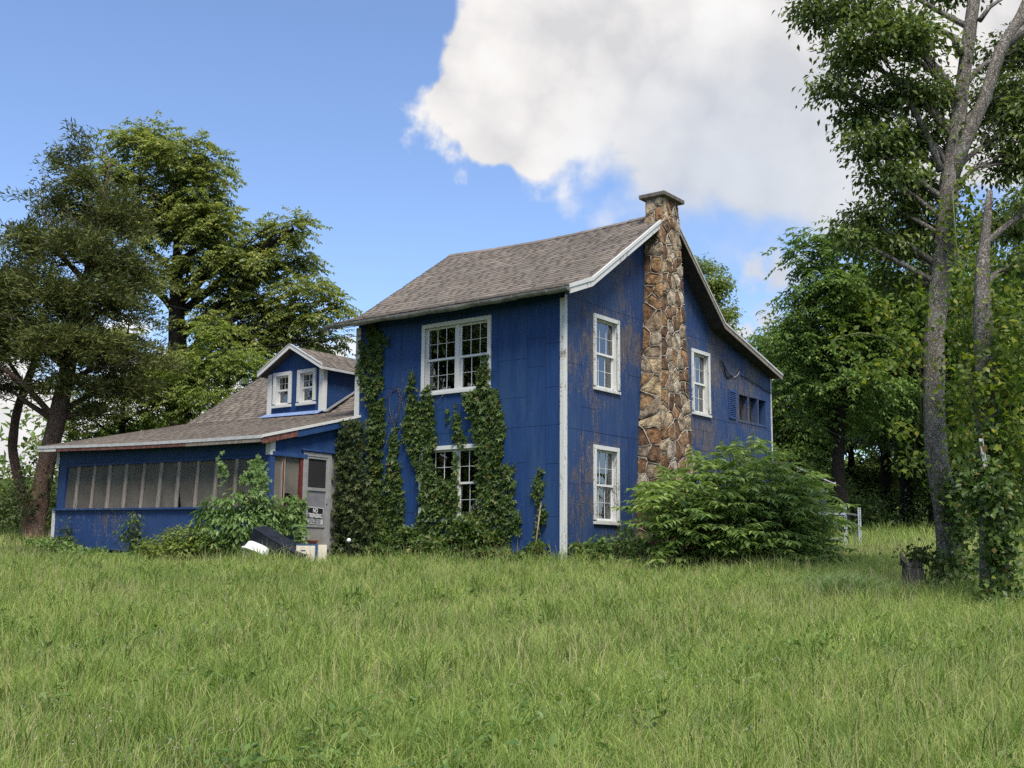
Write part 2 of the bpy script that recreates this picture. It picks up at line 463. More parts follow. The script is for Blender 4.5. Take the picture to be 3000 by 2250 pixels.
def axis(fine0, fine1, lo, hi, step):
    a = np.arange(fine0, fine1, step)
    l_ = fine0 - np.cumsum(np.geomspace(step, step * 40, 24))
    r_ = fine1 + np.cumsum(np.geomspace(step, step * 40, 24))
    return np.concatenate([[lo], l_[::-1][l_[::-1] > lo], a, r_[r_ < hi], [hi]])
gx, gy = axis(-18, 18, -400, 400, .5), axis(4, 44, -120, 420, .5)
X, Y = np.meshgrid(gx, gy)
V = np.stack([X, Y, ground_z(X, Y)], -1).reshape(-1, 3)
nx, ny = len(gx), len(gy)
ii, jj = np.meshgrid(np.arange(nx - 1), np.arange(ny - 1))
q = (jj * nx + ii).ravel()
loops = np.stack([q, q + 1, q + nx + 1, q + nx], -1)
ground = link('ground', fast_mesh('ground', V, loops.ravel(), np.full(len(loops), 4), True), 'soil')
tag(ground, kind='structure')

# ------------------------------------------------------------------ house: local x runs along the gable wall, y along the front wall, z up
HC = np.array([1.04, 23.0, EYE - .02])
HYAW = R(52.9)
house = empty('blue_house', HC, HYAW)
tag(house, 'weathered blue two storey house with stone chimney and long screened porch', 'house')
ch_, sh_ = math.cos(HYAW), math.sin(HYAW)
def h2w(p):
    p = np.asarray(p, float)
    return np.stack([HC[0] + p[..., 0] * ch_ - p[..., 1] * sh_, HC[1] + p[..., 0] * sh_ + p[..., 1] * ch_, HC[2] + p[..., 2]], -1)
def w2h(p):
    p = np.asarray(p, float) - HC
    return np.stack([p[..., 0] * ch_ + p[..., 1] * sh_, -p[..., 0] * sh_ + p[..., 1] * ch_, p[..., 2]], -1)

AL, BL = 5.78, 9.74                     # lengths of the front and the gable wall
PROF = [(-.4, 5.49), (.41, 5.79), (3.75, 8.05), (6.36, 5.88), (9.9, 5.08)]
def prof(b, prof_=PROF):
    return float(np.interp(b, [p[0] for p in prof_], [p[1] for p in prof_]))
def main_sag(b, a):
    return -.1 * np.sin(np.pi * np.clip((a + .4) / 6.6, 0, 1)) * np.clip((b + .4) / 4.1, 0, 1) * np.clip((9.9 - b) / 6, 0, 1)

class Frame:
    """a wall plane: u along it, o outwards"""
    def __init__(self, kind, off=0.0):
        self.kind, self.off = kind, off
    def p(self, u, z, o):
        return (self.off - o, u, z) if self.kind == 'A' else (u, self.off - o, z)
    def box(self, mb, u0, u1, z0, z1, o0, o1):
        a, b = self.p(u0, z0, o0), self.p(u1, z1, o1)
        return mb.box(a[0], b[0], a[1], b[1], z0, z1)
    def quad(self, mb, u0, u1, z0a, z0b, z1a, z1b, o0, o1):
        lo = [self.p(u0, z0a, o0), self.p(u1, z0b, o0), self.p(u1, z1b, o0), self.p(u0, z1a, o0)]
        off = np.array(self.p(u0, z0a, o1)) - np.array(lo[0])
        return mb.prism(lo, off)
FA, FB = Frame('A'), Frame('B')

def wall_pieces(u0, u1, z0, z1, holes, top=None, knots=()):
    us = {u0, u1}
    for h in holes:
        us |= {u for u in h[:2] if u0 < u < u1}
    us |= {k for k in knots if u0 < k < u1}
    if top:
        for uu in np.arange(u0 + .02, u1, .02):
            if (top(uu) - z1) * (top(uu - .02) - z1) < 0:
                us.add(float(uu))
    us = sorted(us)
    out = []
    for a, b in zip(us[:-1], us[1:]):
        mid = (a + b) / 2
        ta, tb = (min(z1, top(a)), min(z1, top(b))) if top else (z1, z1)
        cuts = sorted((max(h[2], z0), min(h[3], z1)) for h in holes if h[0] < mid < h[1] and h[3] > z0 and h[2] < z1)
        z = z0
        for (c0, c1) in cuts:
            if c0 - z > 1e-3:
                out.append((a, b, z, min(c0, ta), min(c0, tb)))
            z = max(z, c1)
        if max(ta, tb) - z > 1e-3:
            out.append((a, b, z, max(ta, z + 1e-3), max(tb, z + 1e-3)))
    return out

def wall(name, fr, u0, u1, z0, z1, holes, mat, seams_u, seams_z, top=None, knots=()):
    ins = [(h[0] + .06, h[1] - .06, h[2] + .06, h[3] - .06) for h in holes]
    mb = MB()
    for (a, b, z, ta, tb) in wall_pieces(u0, u1, z0, z1, ins, top, knots):
        fr.quad(mb, a, b, z, z, ta, tb, -.12, 0)
    w = mb.build(name, mat, house)
    for i, (ua, ub) in enumerate(zip(seams_u[:-1], seams_u[1:])):
        zz = list(seams_z(i))
        for h in holes:
            if h[0] < ub and h[1] > ua and any(za <= h[2] and zb >= h[3] for za, zb in zip(zz[:-1], zz[1:])):
                zz = sorted(zz + [(h[2] + h[3]) / 2 + .003])
        for za, zb in zip(zz[:-1], zz[1:]):
            mb = MB()
            o1 = random.uniform(.0105, .0165)
            g = .0035
            tt = (lambda u: top(u) - .002) if top else None
            for (a, b, z, ta, tb) in wall_pieces(ua + g, ub - g, za + g, zb - g, ins, tt, knots):
                fr.quad(mb, a, b, z, z, ta, tb, .0006, o1)
            if mb.v:
                mb.build('siding_panel', mat, w)
    return w

holesA = [(1.85, 3.79, 3.63, 5.23), (1.85, 3.79, .89, 2.51)]
holesB = [(1.06, 2.07, 3.61, 5.23), (5.33, 6.25, 3.55, 5.14), (1.05, 2.03, .83, 2.46), (7.74, 9.5, 3.6, 4.43)]
def seamsA(i):
    base = [-.5, 2.78, 5.5]
    extra = [[.95, 2.0, 3.55, 4.45], [.4, 1.35, 1.72, 4.0, 4.6], [2.05, 3.4, 4.2], [1.0, 4.0], [3.2], [2.0, 3.3], [1.1, 4.3], [.8, 3.9], [2.0]]
    return sorted(base + extra[i % 9])
def seamsB(i):
    base = [-.5, 2.72, 5.42, 8.1]
    extra = [[1.6, 4.05], [.4, 3.2, 6.6], [1.5, 4.3, 6.3], [1.2, 4.1], [4.2], [1.7, 4.7], [3.2], [3.55], [3.55]]
    return sorted(base + extra[i % 9])
wall('front_wall', FA, .002, AL, -.5, 5.56, holesA, 'blue_paint_front', [0.01, .44, .9, 1.68, 2.45, 3.05, 3.95, 4.42, 5.05, AL], seamsA)
wall('gable_wall', FB, 0, BL, -.5, 8.3, holesB, 'blue_paint_gable', [.01, .62, 1.25, 2.44, 3.3, 4.5, 5.2, 6.35, 7.7, BL], seamsB,
     top=lambda u: prof(u) - .1, knots=[p[0] for p in PROF])
# far walls
mb = MB()
mb.prism([(0.12, AL - .12, -.5), (BL, AL - .12, -.5), (BL, AL - .12, prof(BL) - .13), (6.36, AL - .12, 5.75), (3.75, AL - .12, 7.9), (.41, AL - .12, 5.66), (.12, AL - .12, 5.55)], (0, .12, 0))
mb.build('side_wall', 'blue_paint_gable', house)
part_box('rear_wall', 'blue_paint_gable', house, BL - .12, BL - .002, .125, AL - .125, -.5, 4.95)
# corner boards
mb = MB()
FA.box(mb, -.031, .072, -.42, 5.36, .017, .04)
FB.box(mb, -.014, .07, -.42, 5.43, .017, .039)
mb.build('corner_board', 'white_paint_worn', house, bevel=.004)
mb = MB()
FA.box(mb, AL - .1, AL + .012, 3.15, 5.4, .017, .045)
mb.box(-.045, .1, AL + .012, AL + .04, 3.2, 5.4)
mb.build('corner_board', 'white_paint_worn', house, bevel=.004)
mb = MB()
FB.box(mb, BL - .03, BL + .025, 2.6, 4.98, .017, .036)
mb.build('corner_board', 'trim_grey', house)

PANES = {}
def window(fr, u0, u1, z0, z1, sections, lites_up, lites_lo, cw=.088, mat='white_paint', curtain=None, deep=.15):
    mb = MB()
    fr.box(mb, u0, u1, z1 - cw, z1, .002, .05)
    fr.box(mb, u0, u0 + cw, z0 + cw, z1 - cw, .002, .048)
    fr.box(mb, u1 - cw, u1, z0 + cw, z1 - cw, .002, .048)
    a0, a1, b0, b1 = u0 + cw, u1 - cw, z0 + cw, z1 - cw
    fr.box(mb, a0 - .025, a0, b0 - .02, b1 + .02, -deep, .03)
    fr.box(mb, a1, a1 + .025, b0 - .02, b1 + .02, -deep, .03)
    fr.box(mb, a0, a1, b1, b1 + .025, -deep, .03)
    fr.box(mb, a0, a1, b0 - .025, b0, -deep, .03)
    w = mb.build('window', mat, house, bevel=.004)
    mb = MB()
    fr.box(mb, u0 - .01, u1 + .01, z0, z0 + cw - .03, .001, .062)
    mb.build('sill', mat, w, bevel=.004)
    mw = .12
    sw = ((a1 - a0) - mw * (sections - 1)) / sections
    for s in range(sections):
        s0 = a0 + s * (sw + mw)
        s1 = s0 + sw
        if s:
            mb = MB()
            fr.box(mb, s0 - mw, s0, b0, b1, -deep, -.02)
            mb.build('mullion', mat, w, bevel=.004)
        zm = (b0 + b1) / 2
        for (q0, q1, o0, lites, rail) in ((zm - .02, b1, -.095, lites_up, .034), (b0, zm + .022, -.13, lites_lo, .045)):
            mb = MB()
            fw = .034
            fr.box(mb, s0 + .002, s0 + fw, q0, q1, o0, o0 + .032)
            fr.box(mb, s1 - fw, s1 - .002, q0, q1, o0, o0 + .032)
            fr.box(mb, s0 + fw, s1 - fw, q0, q0 + .045, o0, o0 + .032)
            fr.box(mb, s0 + fw, s1 - fw, q1 - rail, q1, o0, o0 + .032)
            g0, g1, h0, h1 = s0 + fw, s1 - fw, q0 + .045, q1 - rail
            nc, nr = lites
            for c in range(1, nc):
                u = g0 + (g1 - g0) * c / nc
                fr.box(mb, u - .0045, u + .0045, h0, h1, o0 + .006, o0 + .026)
            for r_ in range(1, nr):
                z = h0 + (h1 - h0) * r_ / nr
                fr.box(mb, g0, g1, z - .0045, z + .0045, o0 + .008, o0 + .024)
            mb.build('sash', 'white_vinyl', w)
            pw, ph = (g1 - g0) / nc, (h1 - h0) / nr
            key = (fr.kind, round(pw, 3), round(ph, 3))
            if key not in PANES:
                mb = MB()
                Frame(fr.kind).box(mb, -pw / 2, pw / 2, -ph / 2, ph / 2, 0, .004)
                me = bpy.data.meshes.new('pane')
                me.from_pydata(mb.v, [], mb.f)
                me.materials.append(MATS['glass_pane'])
                PANES[key] = me
            for c in range(nc):
                for r_ in range(nr):
                    link('pane', PANES[key], None, w, fr.p(g0 + pw * (c + .5), h0 + ph * (r_ + .5), o0 + .013))
    if curtain:
        for (f0, f1) in curtain:
            n = 40
            us = np.linspace(a0 + (a1 - a0) * f0, a0 + (a1 - a0) * f1, n)
            Vv, Ff = [], []
            for i, u in enumerate(us):
                o = -.26 - .025 * math.sin(i * 1.35) - .01 * math.sin(i * .4)
                Vv += [fr.p(u, b0 - .05, o), fr.p(u, b1 + .02, o)]
            for i in range(n - 1):
                Ff.append((2 * i, 2 * i + 2, 2 * i + 3, 2 * i + 1))
            me = bpy.data.meshes.new('curtain')
            me.from_pydata(Vv, [], Ff)
            link('curtain', me, 'curtain', w)
    return w
wA1 = window(FA, *holesA[0], 2, (3, 2), (3, 2))
wA2 = window(FA, *holesA[1], 2, (3, 2), (3, 2), mat='white_paint_worn', curtain=[(0, .47)])
window(FB, *holesB[0], 1, (3, 2), (3, 2), mat='white_paint_worn', curtain=[(.55, 1.0)])
window(FB, *holesB[1], 1, (3, 2), (3, 2), mat='white_paint_worn', curtain=[(.6, 1.0)])
window(FB, *holesB[2], 1, (3, 2), (3, 2), mat='white_paint_worn', curtain=[(.5, 1.0)])

# unglazed opening in three bays on the upper floor, louvred shutter beside it
u0, u1, z0, z1 = holesB[3]
mb = MB()
FB.box(mb, u0 + .02, u1 - .02, z1 - .1, z1 - .02, -.2, .022)
FB.box(mb, u0 + .02, u1 - .02, z0 + .02, z0 + .08, -.2, .03)
for uu in (u0 + .02, u0 + .6, u0 + 1.16, u1 - .1):
    FB.box(mb, uu, uu + .08, z0 + .08, z1 - .1, -.16, .019)
opening = mb.build('open_bay_frame', 'blue_paint_gable', house)
for k in range(3):
    n = 22
    us = np.linspace(u0 + .08 + .56 * k, u0 + .62 + .56 * k, n)
    Vv, Ff = [], []
    for i, u in enumerate(us):
        o = -.24 - .03 * math.sin(i * 1.3 + k)
        Vv += [FB.p(u, z0 - .02, o), FB.p(u, z1 - .05, o - .02)]
    for i in range(n - 1):
        Ff.append((2 * i, 2 * i + 2, 2 * i + 3, 2 * i + 1))
    me = bpy.data.meshes.new('torn_curtain')
    me.from_pydata(Vv, [], Ff)
    link('torn_curtain', me, 'tattered_cloth', opening)
mb = MB()
for (a, b, c, d) in ((7.22, 7.26, 3.66, 4.38), (7.58, 7.62, 3.66, 4.38), (7.26, 7.58, 3.66, 3.71), (7.26, 7.58, 4.33, 4.38)):
    FB.box(mb, a, b, c, d, .017, .05)
sh = mb.build('louvred_shutter', 'blue_paint_porch', house)
for k in range(13):
    z = 3.73 + k * .046
    mb = MB()
    FB.quad(mb, 7.26, 7.58, z, z, z + .012, z + .012, .02, .022)
    k8 = [(7.26, -.018, z + .03), (7.58, -.018, z + .03), (7.58, -.046, z), (7.26, -.046, z)]
    mb = MB().prism(k8, (0, 0, .008))
    mb.build('slat', 'blue_paint_porch', sh)

# ------------------------------------------------------------------ roofs
def roof_slab(name, pr, a0, a1, sag, th=.09, n=14, parent=house, mat='deck_felt'):
    st = np.linspace(0, 1, n)
    dense = []
    for (p, q_) in zip(pr[:-1], pr[1:]):
        for s in np.linspace(0, 1, 6)[:-1]:
            dense.append((p[0] + (q_[0] - p[0]) * s, p[1] + (q_[1] - p[1]) * s))
    dense.append(pr[-1])
    m_ = len(dense)
    Vv, Ff = [], []
    for s in st:
        ring = []
        for (b, z) in dense:
            y0 = a0(b) if callable(a0) else a0
            a = y0 + (a1 - y0) * s
            ring.append((b, a, z + sag(b, a)))
        Vv += ring + [(p[0], p[1], p[2] - th) for p in ring[::-1]]
    L = 2 * m_
    for i in range(n - 1):
        for j in range(L):
            p, q_ = i * L + j, i * L + (j + 1) % L
            Ff.append((p, q_, q_ + L, p + L))
    for j in range(m_ - 1):
        Ff.append((j, j + 1, L - 2 - j, L - 1 - j)[::-1])
        o = (n - 1) * L
        Ff.append((o + j, o + j + 1, o + L - 2 - j, o + L - 1 - j))
    me = bpy.data.meshes.new(name)
    me.from_pydata([tuple(map(float, v)) for v in Vv], [], Ff)
    return link(name, me, mat, parent)

rake_a = lambda b: -.4 + .12 * max(0, b - 6.0) / 3.9
main_roof = roof_slab('main_roof', PROF, rake_a, 6.2, main_sag)
WING = [(-2.85, 2.63), (1.6, 3.75), (4.35, 5.62), (8.4, 3.3)]
def wing_sag(b, a):
    f = np.clip((np.asarray(a) - 5.8) / 8.2, -.1, 1.1)
    return f * np.interp(b, [-2.85, 1.6, 4.35, 8.4], [.21, .11, .0, 0]) - .03 * np.sin(f * np.pi) * np.interp(b, [-2.85, 1.6, 4.35], [1, .3, 1])
zw = lambda b: float(np.interp(b, [p[0] for p in WING], [p[1] for p in WING]))
porch_roof = roof_slab('porch_roof', [(-2.85, 2.63), (-.05, zw(-.05))], 5.67, 14.12, wing_sag, .07)
wing_roof = roof_slab('wing_roof', [(-.045, zw(-.045))] + WING[1:], 5.8, 14.12, wing_sag, .08)

# dormer
DA, DB, DE = 9.46, 1.45, .24          # centre, front plane, overhang
D_AP, D_EV, D_HW = 5.56, 4.93, 1.2
def wing_z(b, a):
    return zw(b) + float(wing_sag(b, a))
def back_b(z, a):
    bs = np.linspace(1.6, 4.35, 60)
    zz = np.array([wing_z(b, a) for b in bs])
    return float(np.interp(z, zz, bs))
dormer = empty('dormer')
dormer.parent = house
for s in (1, -1):
    ae = DA + s * D_HW
    pts = [(DB - DE, ae, D_EV), (back_b(D_EV, ae) + .05, ae, D_EV), (back_b(D_AP, DA) + .1, DA, D_AP), (DB - DE, DA, D_AP)]
    MB().prism(pts if s > 0 else pts[::-1], (0, 0, -.06)).build('dormer_roof', 'deck_felt', dormer)
hw = 1.03
zb0 = 3.74
FD = Frame('A', DB)
dwin = [(9.6, 10.29, 4.01, 4.95), (8.68, 9.37, 4.01, 4.95)]
mb = MB()
for (a, b, z, ta, tb) in wall_pieces(DA - hw, DA + hw, zb0, 6, [(h[0] + .06, h[1] - .06, h[2] + .06, h[3] - .06) for h in dwin], lambda u: 5.49 - abs(u - DA) * .515, [DA]):
    FD.quad(mb, a, b, z, z, ta, tb, -.1, 0)
mb.build('dormer_front', 'blue_paint_front', dormer)
for s in (1, -1):
    y = DA + s * (hw - .03)
    MB().prism([(DB + .1, y, zb0), (back_b(4.9, y) + .1, y, 4.9), (DB + .1, y, 4.9)], (0, s * -.05, 0)).build('dormer_cheek', 'blue_paint_front', dormer)
    mb = MB()
    yo = DA + s * hw
    mb.box(DB - .03, DB - .001, yo - s * .13, yo, zb0 + .06, 4.93)
    mb.box(DB - .029, DB + .11, yo + s * .002, yo + s * .03, zb0 + .07, 4.9)
    mb.build('dormer_corner_board', 'white_paint', dormer, bevel=.003)
    mb = MB()
    e0, e1 = np.array((DB - DE - .02, DA + s * (D_HW + .02), D_EV - .08)), np.array((DB - DE - .02, DA, D_AP - .055))
    mb.prism([tuple(e0), tuple(e1), tuple(e1 + (0, 0, .1)), tuple(e0 + (0, 0, .1))], (.03, 0, 0))
    mb.build('dormer_rake_board', 'white_paint', dormer)
    mb = MB()
    e0, e1 = e0 + (-.012, 0, .105), e1 + (-.012, 0, .105)
    mb.prism([tuple(e0), tuple(e1), tuple(e1 + (0, 0, .03)), tuple(e0 + (0, 0, .03))], (.05, 0, 0))
    mb.build('dormer_rake_trim', 'trim_grey', dormer)
    mb = MB().box(DB - DE, back_b(D_EV, DA + s * D_HW), DA + s * D_HW, DA + s * (D_HW + .02), D_EV - .075, D_EV - .005)
    mb.build('dormer_fascia', 'trim_grey', dormer)
    y = DA + s * (hw + .03)
    p0, p1 = (DB - .02, y, wing_z(DB, y) + .045), (back_b(4.6, y), y, 4.6 + .035)
    MB().bar((p0[0], y + s * .07, p0[2]), (p1[0], y + s * .07, p1[2]), .13, .02).build('step_flashing', 'grey_panel', dormer)
    MB().bar((p0[0], y + s * .14, p0[2] + .01), (p1[0], y + s * .14, p1[2] + .005), .012, .018).build('flashing_edge', 'aluminium', dormer)
MB().prism([(DB - .02, DA - hw - .05, wing_z(DB, DA - hw) + .09), (DB - .02, DA + hw + .05, wing_z(DB, DA + hw) + .09),
            (DB - .2, DA + hw + .16, wing_z(DB - .2, DA + hw) + .04), (DB - .2, DA - hw - .03, wing_z(DB - .2, DA - hw) + .04)], (0, 0, .012)).build('apron_flashing', 'blue_flashing', dormer)
for h in dwin:
    window(FD, *h, 1, (2, 2), (1, 1), cw=.1, deep=.15)

# shingle tabs
EXPO = .142
tabs = []      # (pos, e_w, e_s, width, owner)
def tab_field(o, e_w, e_s, Wd, S, clip, owner, disp=None, wmean=.31):
    o, e_w, e_s = map(lambda v: np.array(v, float), (o, e_w, e_s))
    n = int(S / EXPO)
    for k in range(n + 1):
        s = k * EXPO
        w = -random.uniform(0, .3)
        while w < Wd:
            tw = wmean * random.uniform(.55, 1.35)
            a, b = max(w, 0), min(w + tw, Wd)
            w += tw + .006
            if b - a < .05:
                continue
            p = o + e_w * a + e_s * (s + random.uniform(-.006, .006))
            c = p + e_w * (b - a) / 2 + e_s * .07
            if clip and not clip(c):
                continue
            q0, q1 = p.copy(), p + e_w * (b - a)
            q2 = p + e_s * .1
            if disp:
                q0[2] += disp(q0[0], q0[1])
                q1[2] += disp(q1[0], q1[1])
                q2[2] += disp(q2[0], q2[1])
            ew = (q1 - q0) / np.linalg.norm(q1 - q0)
            es = (q2 - q0) / np.linalg.norm(q2 - q0)
            tabs.append((q0, ew, es, b - a, owner, min(.185, S - s + .03)))
def slope_field(p, q_, a0, a1, sag, owner, clip=None):
    d = np.array([q_[0] - p[0], 0, q_[1] - p[1]])
    L = np.linalg.norm(d)
    d /= L
    # across runs towards smaller y so that the normal points out
    tab_field((p[0], a1, p[1]), (0, -1, 0), d, a1 - a0, L, clip, owner, sag)
slope_field(PROF[0], PROF[1], -.41, 6.21, main_sag, main_roof)
slope_field(PROF[1], PROF[2], -.41, 6.21, main_sag, main_roof, lambda c: not (3.2 < c[0] and c[1] < 0))
in_dormer = lambda c: c[0] > DB - .02 and abs(c[1] - DA) < hw + .02 and c[2] < 4.9
slope_field(WING[0], (-.05, zw(-.05)), 5.66, 14.13, wing_sag, porch_roof)
slope_field((-.05, zw(-.05)), WING[1], 5.8, 14.13, wing_sag, wing_roof, lambda c: not in_dormer(c))
slope_field(WING[1], WING[2], 5.8, 14.13, wing_sag, wing_roof, lambda c: not in_dormer(c) and not (abs(c[1] - DA) < D_HW * (D_AP - c[2]) / (D_AP - D_EV) + .0 and c[2] > D_EV))
for s in (1, -1):
    ae = DA + s * (D_HW + .02)
    d = np.array([0, -s * D_HW, D_AP - D_EV])
    L = np.linalg.norm(d)
    ew = np.array([s * -1.0, 0, 0]) if s < 0 else np.array([1.0, 0, 0])
    ew = np.array([1.0, 0, 0])
    o0 = (DB - DE - .01, ae, D_EV - .005)
    clipd = lambda c: c[0] < back_b(min(c[2], 5.6), c[1]) + .05
    if s < 0:
        tab_field(o0, (1, 0, 0), d / L, 3.4, L, clipd, dormer)
    else:
        tab_field((DB - DE - .01 + 3.4, ae, D_EV - .005), (-1, 0, 0), d / L, 3.4, L, clipd, dormer)
def tab_area(tb):
    q0, ew, es, w, ow, ln = tb
    nrm = np.cross(ew, es)
    c = h2w(q0)
    nw = np.array([nrm[0] * ch_ - nrm[1] * sh_, nrm[0] * sh_ + nrm[1] * ch_, nrm[2]])
    v = np.array([0, 0, EYE]) - c
    dd = np.linalg.norm(v)
    return w * EXPO * max(0, nw @ v / dd) / dd ** 2
order = sorted(range(len(tabs)), key=lambda i: -tab_area(tabs[i]))
chosen = set(order[:300])
def tab_corners(w, ln, th):
    return np.array([(0, 0, .001), (w, 0, .001), (w, ln, .001), (0, ln, .001), (0, 0, th), (w, 0, th), (w, ln, .005), (0, ln, .005)])
TABM = {}
BOXF = [(0, 3, 2, 1), (4, 5, 6, 7), (0, 1, 5, 4), (1, 2, 6, 5), (2, 3, 7, 6), (3, 0, 4, 7)]
SV, SF = [], []
for i, (q0, ew, es, w, ow, ln) in enumerate(tabs):
    en = np.cross(ew, es)
    en /= np.linalg.norm(en)
    if i in chosen:
        wq = max(.06, round(w / .03) * .03)
        key = (wq, round(ln, 2))
        if key not in TABM:
            me = bpy.data.meshes.new('shingle')
            me.from_pydata([tuple(v) for v in tab_corners(wq - .004, ln, .017)], [], BOXF)
            me.materials.append(MATS['shingle_single'])
            TABM[key] = me
        o = link('shingle', TABM[key], None, ow)
        o.matrix_local = Matrix(((ew[0], es[0], en[0], q0[0]), (ew[1], es[1], en[1], q0[1]), (ew[2], es[2], en[2], q0[2]), (0, 0, 0, 1)))
    else:
        k = len(SV)
        for c in tab_corners(w, ln, random.uniform(.013, .017)):
            SV.append(q0 + ew * c[0] + es * c[1] + en * c[2])
        SF += [tuple(k + j for j in f) for f in BOXF]
me = fast_mesh('shingle_courses', np.array(SV), np.array(SF).ravel(), np.full(len(SF), 4))
tag(link('shingle_courses', me, 'shingle_many', house), kind='stuff')
# hidden rear slopes in long courses
for nm, (p, q_), a0, a1, sg, ow in (('rear_course', (PROF[4], PROF[3]), -.28, 6.2, main_sag, main_roof), ('rear_course', (PROF[3], PROF[2]), -.4, 6.2, main_sag, main_roof), ('rear_course', (WING[3], WING[2]), 5.8, 14.12, wing_sag, wing_roof)):
    mb = MB()
    d = np.array([q_[0] - p[0], 0, q_[1] - p[1]])
    L = np.linalg.norm(d)
    for k in range(int(L / .16)):
        c0 = np.array([p[0], 0, p[1]]) + d / L * k * .16
        c1 = c0 + d / L * min(.2, L - k * .16)
        ys = np.linspace(a0, a1, 7)
        for ya, yb in zip(ys[:-1], ys[1:]):
            ring = [(c0[0], ya, c0[2] + sg(c0[0], ya) + .002), (c0[0], yb, c0[2] + sg(c0[0], yb) + .002), (c1[0], yb, c1[2] + sg(c1[0], yb) + .002), (c1[0], ya, c1[2] + sg(c1[0], ya) + .002)]
            mb.quad_box(ring + [(r_[0], r_[1], r_[2] + (.018 if i < 2 else .004)) for i, r_ in enumerate(ring)])
    tag(mb.build(nm, 'shingle_many', ow), kind='stuff')
# ridge caps
mb = MB()
for k in range(27):
    a = -.0 + k * .23
    if a < .02: continue
    z = 8.05 + main_sag(3.75, a)
    mb.prism([(3.62, a, z - .065), (3.75, a, z + .03), (3.88, a, z - .085), (3.75, a, z - .0)], (0, .25, random.uniform(.0, .012)))
mb.build('ridge_cap', 'shingle_many', main_roof)

# rake boards, gutter and eaves of the main roof
def rake(name, p, q_, a, h, th, mat, dz=0.0, da=0.0):
    aa, ab = (a(p[0]), a(q_[0])) if callable(a) else (a, a)
    P0 = np.array((p[0], aa + da, p[1] + float(main_sag(p[0], aa)) + dz))
    P1 = np.array((q_[0], ab + da, q_[1] + float(main_sag(q_[0], ab)) + dz))
    MB().prism([tuple(P0), tuple(P1), tuple(P1 + (0, 0, h)), tuple(P0 + (0, 0, h))], (0, -th, 0)).build(name, mat, house)
top_l = (3.24, prof(3.24))
for (p, q_) in ((PROF[0], PROF[1]), (PROF[1], top_l)):
    rake('rake_board', p, q_, rake_a, .12, .028, 'white_paint_worn', -.17, -.002)
    rake('rake_trim', p, q_, rake_a, .075, .045, 'white_paint', -.048, -.002)
top_r = (4.0, prof(4.0))
for (p, q_) in ((top_r, PROF[3]), (PROF[3], PROF[4])):
    rake('rake_board', p, q_, rake_a, .1, .024, 'bare_board', -.14, -.002)
    rake('rake_trim', p, q_, rake_a, .05, .04, 'trim_grey', -.035, -.002)
# soffit boards under the overhanging rake and eaves
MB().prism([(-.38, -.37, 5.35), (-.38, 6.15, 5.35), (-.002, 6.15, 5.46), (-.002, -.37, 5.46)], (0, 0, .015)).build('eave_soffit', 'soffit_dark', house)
n = 20
pts = []
for i in range(n):
    a = -.44 + (6.4 + .44) * i / (n - 1)
    pts.append((-.485, a, 5.435 + .03 * math.sin(i / (n - 1) * 3.14) * -1 - .012 * math.sin(i * 1.7)))
# half-round trough
mb = MB()
seg = 9
for (x, a, z) in pts:
    for j in range(seg):
        th = math.pi * j / (seg - 1)
        mb.v.append((x + .078 * math.cos(th), a, z - .078 * math.sin(th)))
    for j in range(seg):
        th = math.pi * (seg - 1 - j) / (seg - 1)
        mb.v.append((x + .07 * math.cos(th), a, z - .07 * math.sin(th) + .001))
L2 = 2 * seg
for i in range(n - 1):
    for j in range(L2):
        a, b = i * L2 + j, i * L2 + (j + 1) % L2
        mb.f.append((a, b, b + L2, a + L2))
for i in (0, n - 1):
    mb.f.append(tuple(range(i * L2, i * L2 + seg)))
gut = mb.build('gutter', 'gutter_metal', house, smooth=False)
for k in range(8):
    a = .05 + k * .86
    MB().tube([(-.485 + .082 * math.cos(t_), a, 5.42 - .082 * math.sin(t_)) for t_ in np.linspace(-.1, math.pi + .1, 9)], .009, 5).build('gutter_hanger', 'gutter_metal', gut)
MB().tube([(-.485, 6.3, 5.36), (-.485, 6.3, 5.22)], .035, 8).build('downspout_stub', 'gutter_metal', gut)
MB().bar((-.41, -.38, 5.415), (-.41, 6.2, 5.415), .02, .09).build('eave_fascia', 'grey_panel', house)

# ------------------------------------------------------------------ chimney
CHZ = [-.4, 1.2, 2.7, 5.0, 6.64, 8.27]
CHL = [2.68, 2.76, 2.86, 3.07, 3.2, 3.27]
CHR = [4.5, 4.4, 4.28, 4.16, 4.08, 3.98]
CHP = [.66, .62, .57, .5, .47, .45]
cl = lambda z: float(np.interp(z, CHZ, CHL))
cr_ = lambda z: float(np.interp(z, CHZ, CHR))
cp = lambda z: float(np.interp(z, CHZ, CHP))
mb = MB()
for z in CHZ:
    mb.v += [(cl(z), -cp(z), z), (cr_(z), -cp(z), z), (cr_(z), -.02, z), (cl(z), -.02, z)]
for i in range(len(CHZ) - 1):
    for j in range(4):
        a, b = 4 * i + j, 4 * i + (j + 1) % 4
        mb.f.append((a, b, b + 4, a + 4))
mb.f.append((20, 21, 22, 23))
chim = mb.build('chimney', 'mortar', house)
cap = MB().box(3.15, 4.1, -.57, .1, 8.27, 8.37).build('chimney_cap', 'concrete_cap', chim, bevel=.015)
MB().box(3.4, 3.86, -.42, -.08, 8.371, 8.4).build('flue_rim', 'concrete_cap', chim, bevel=.01)

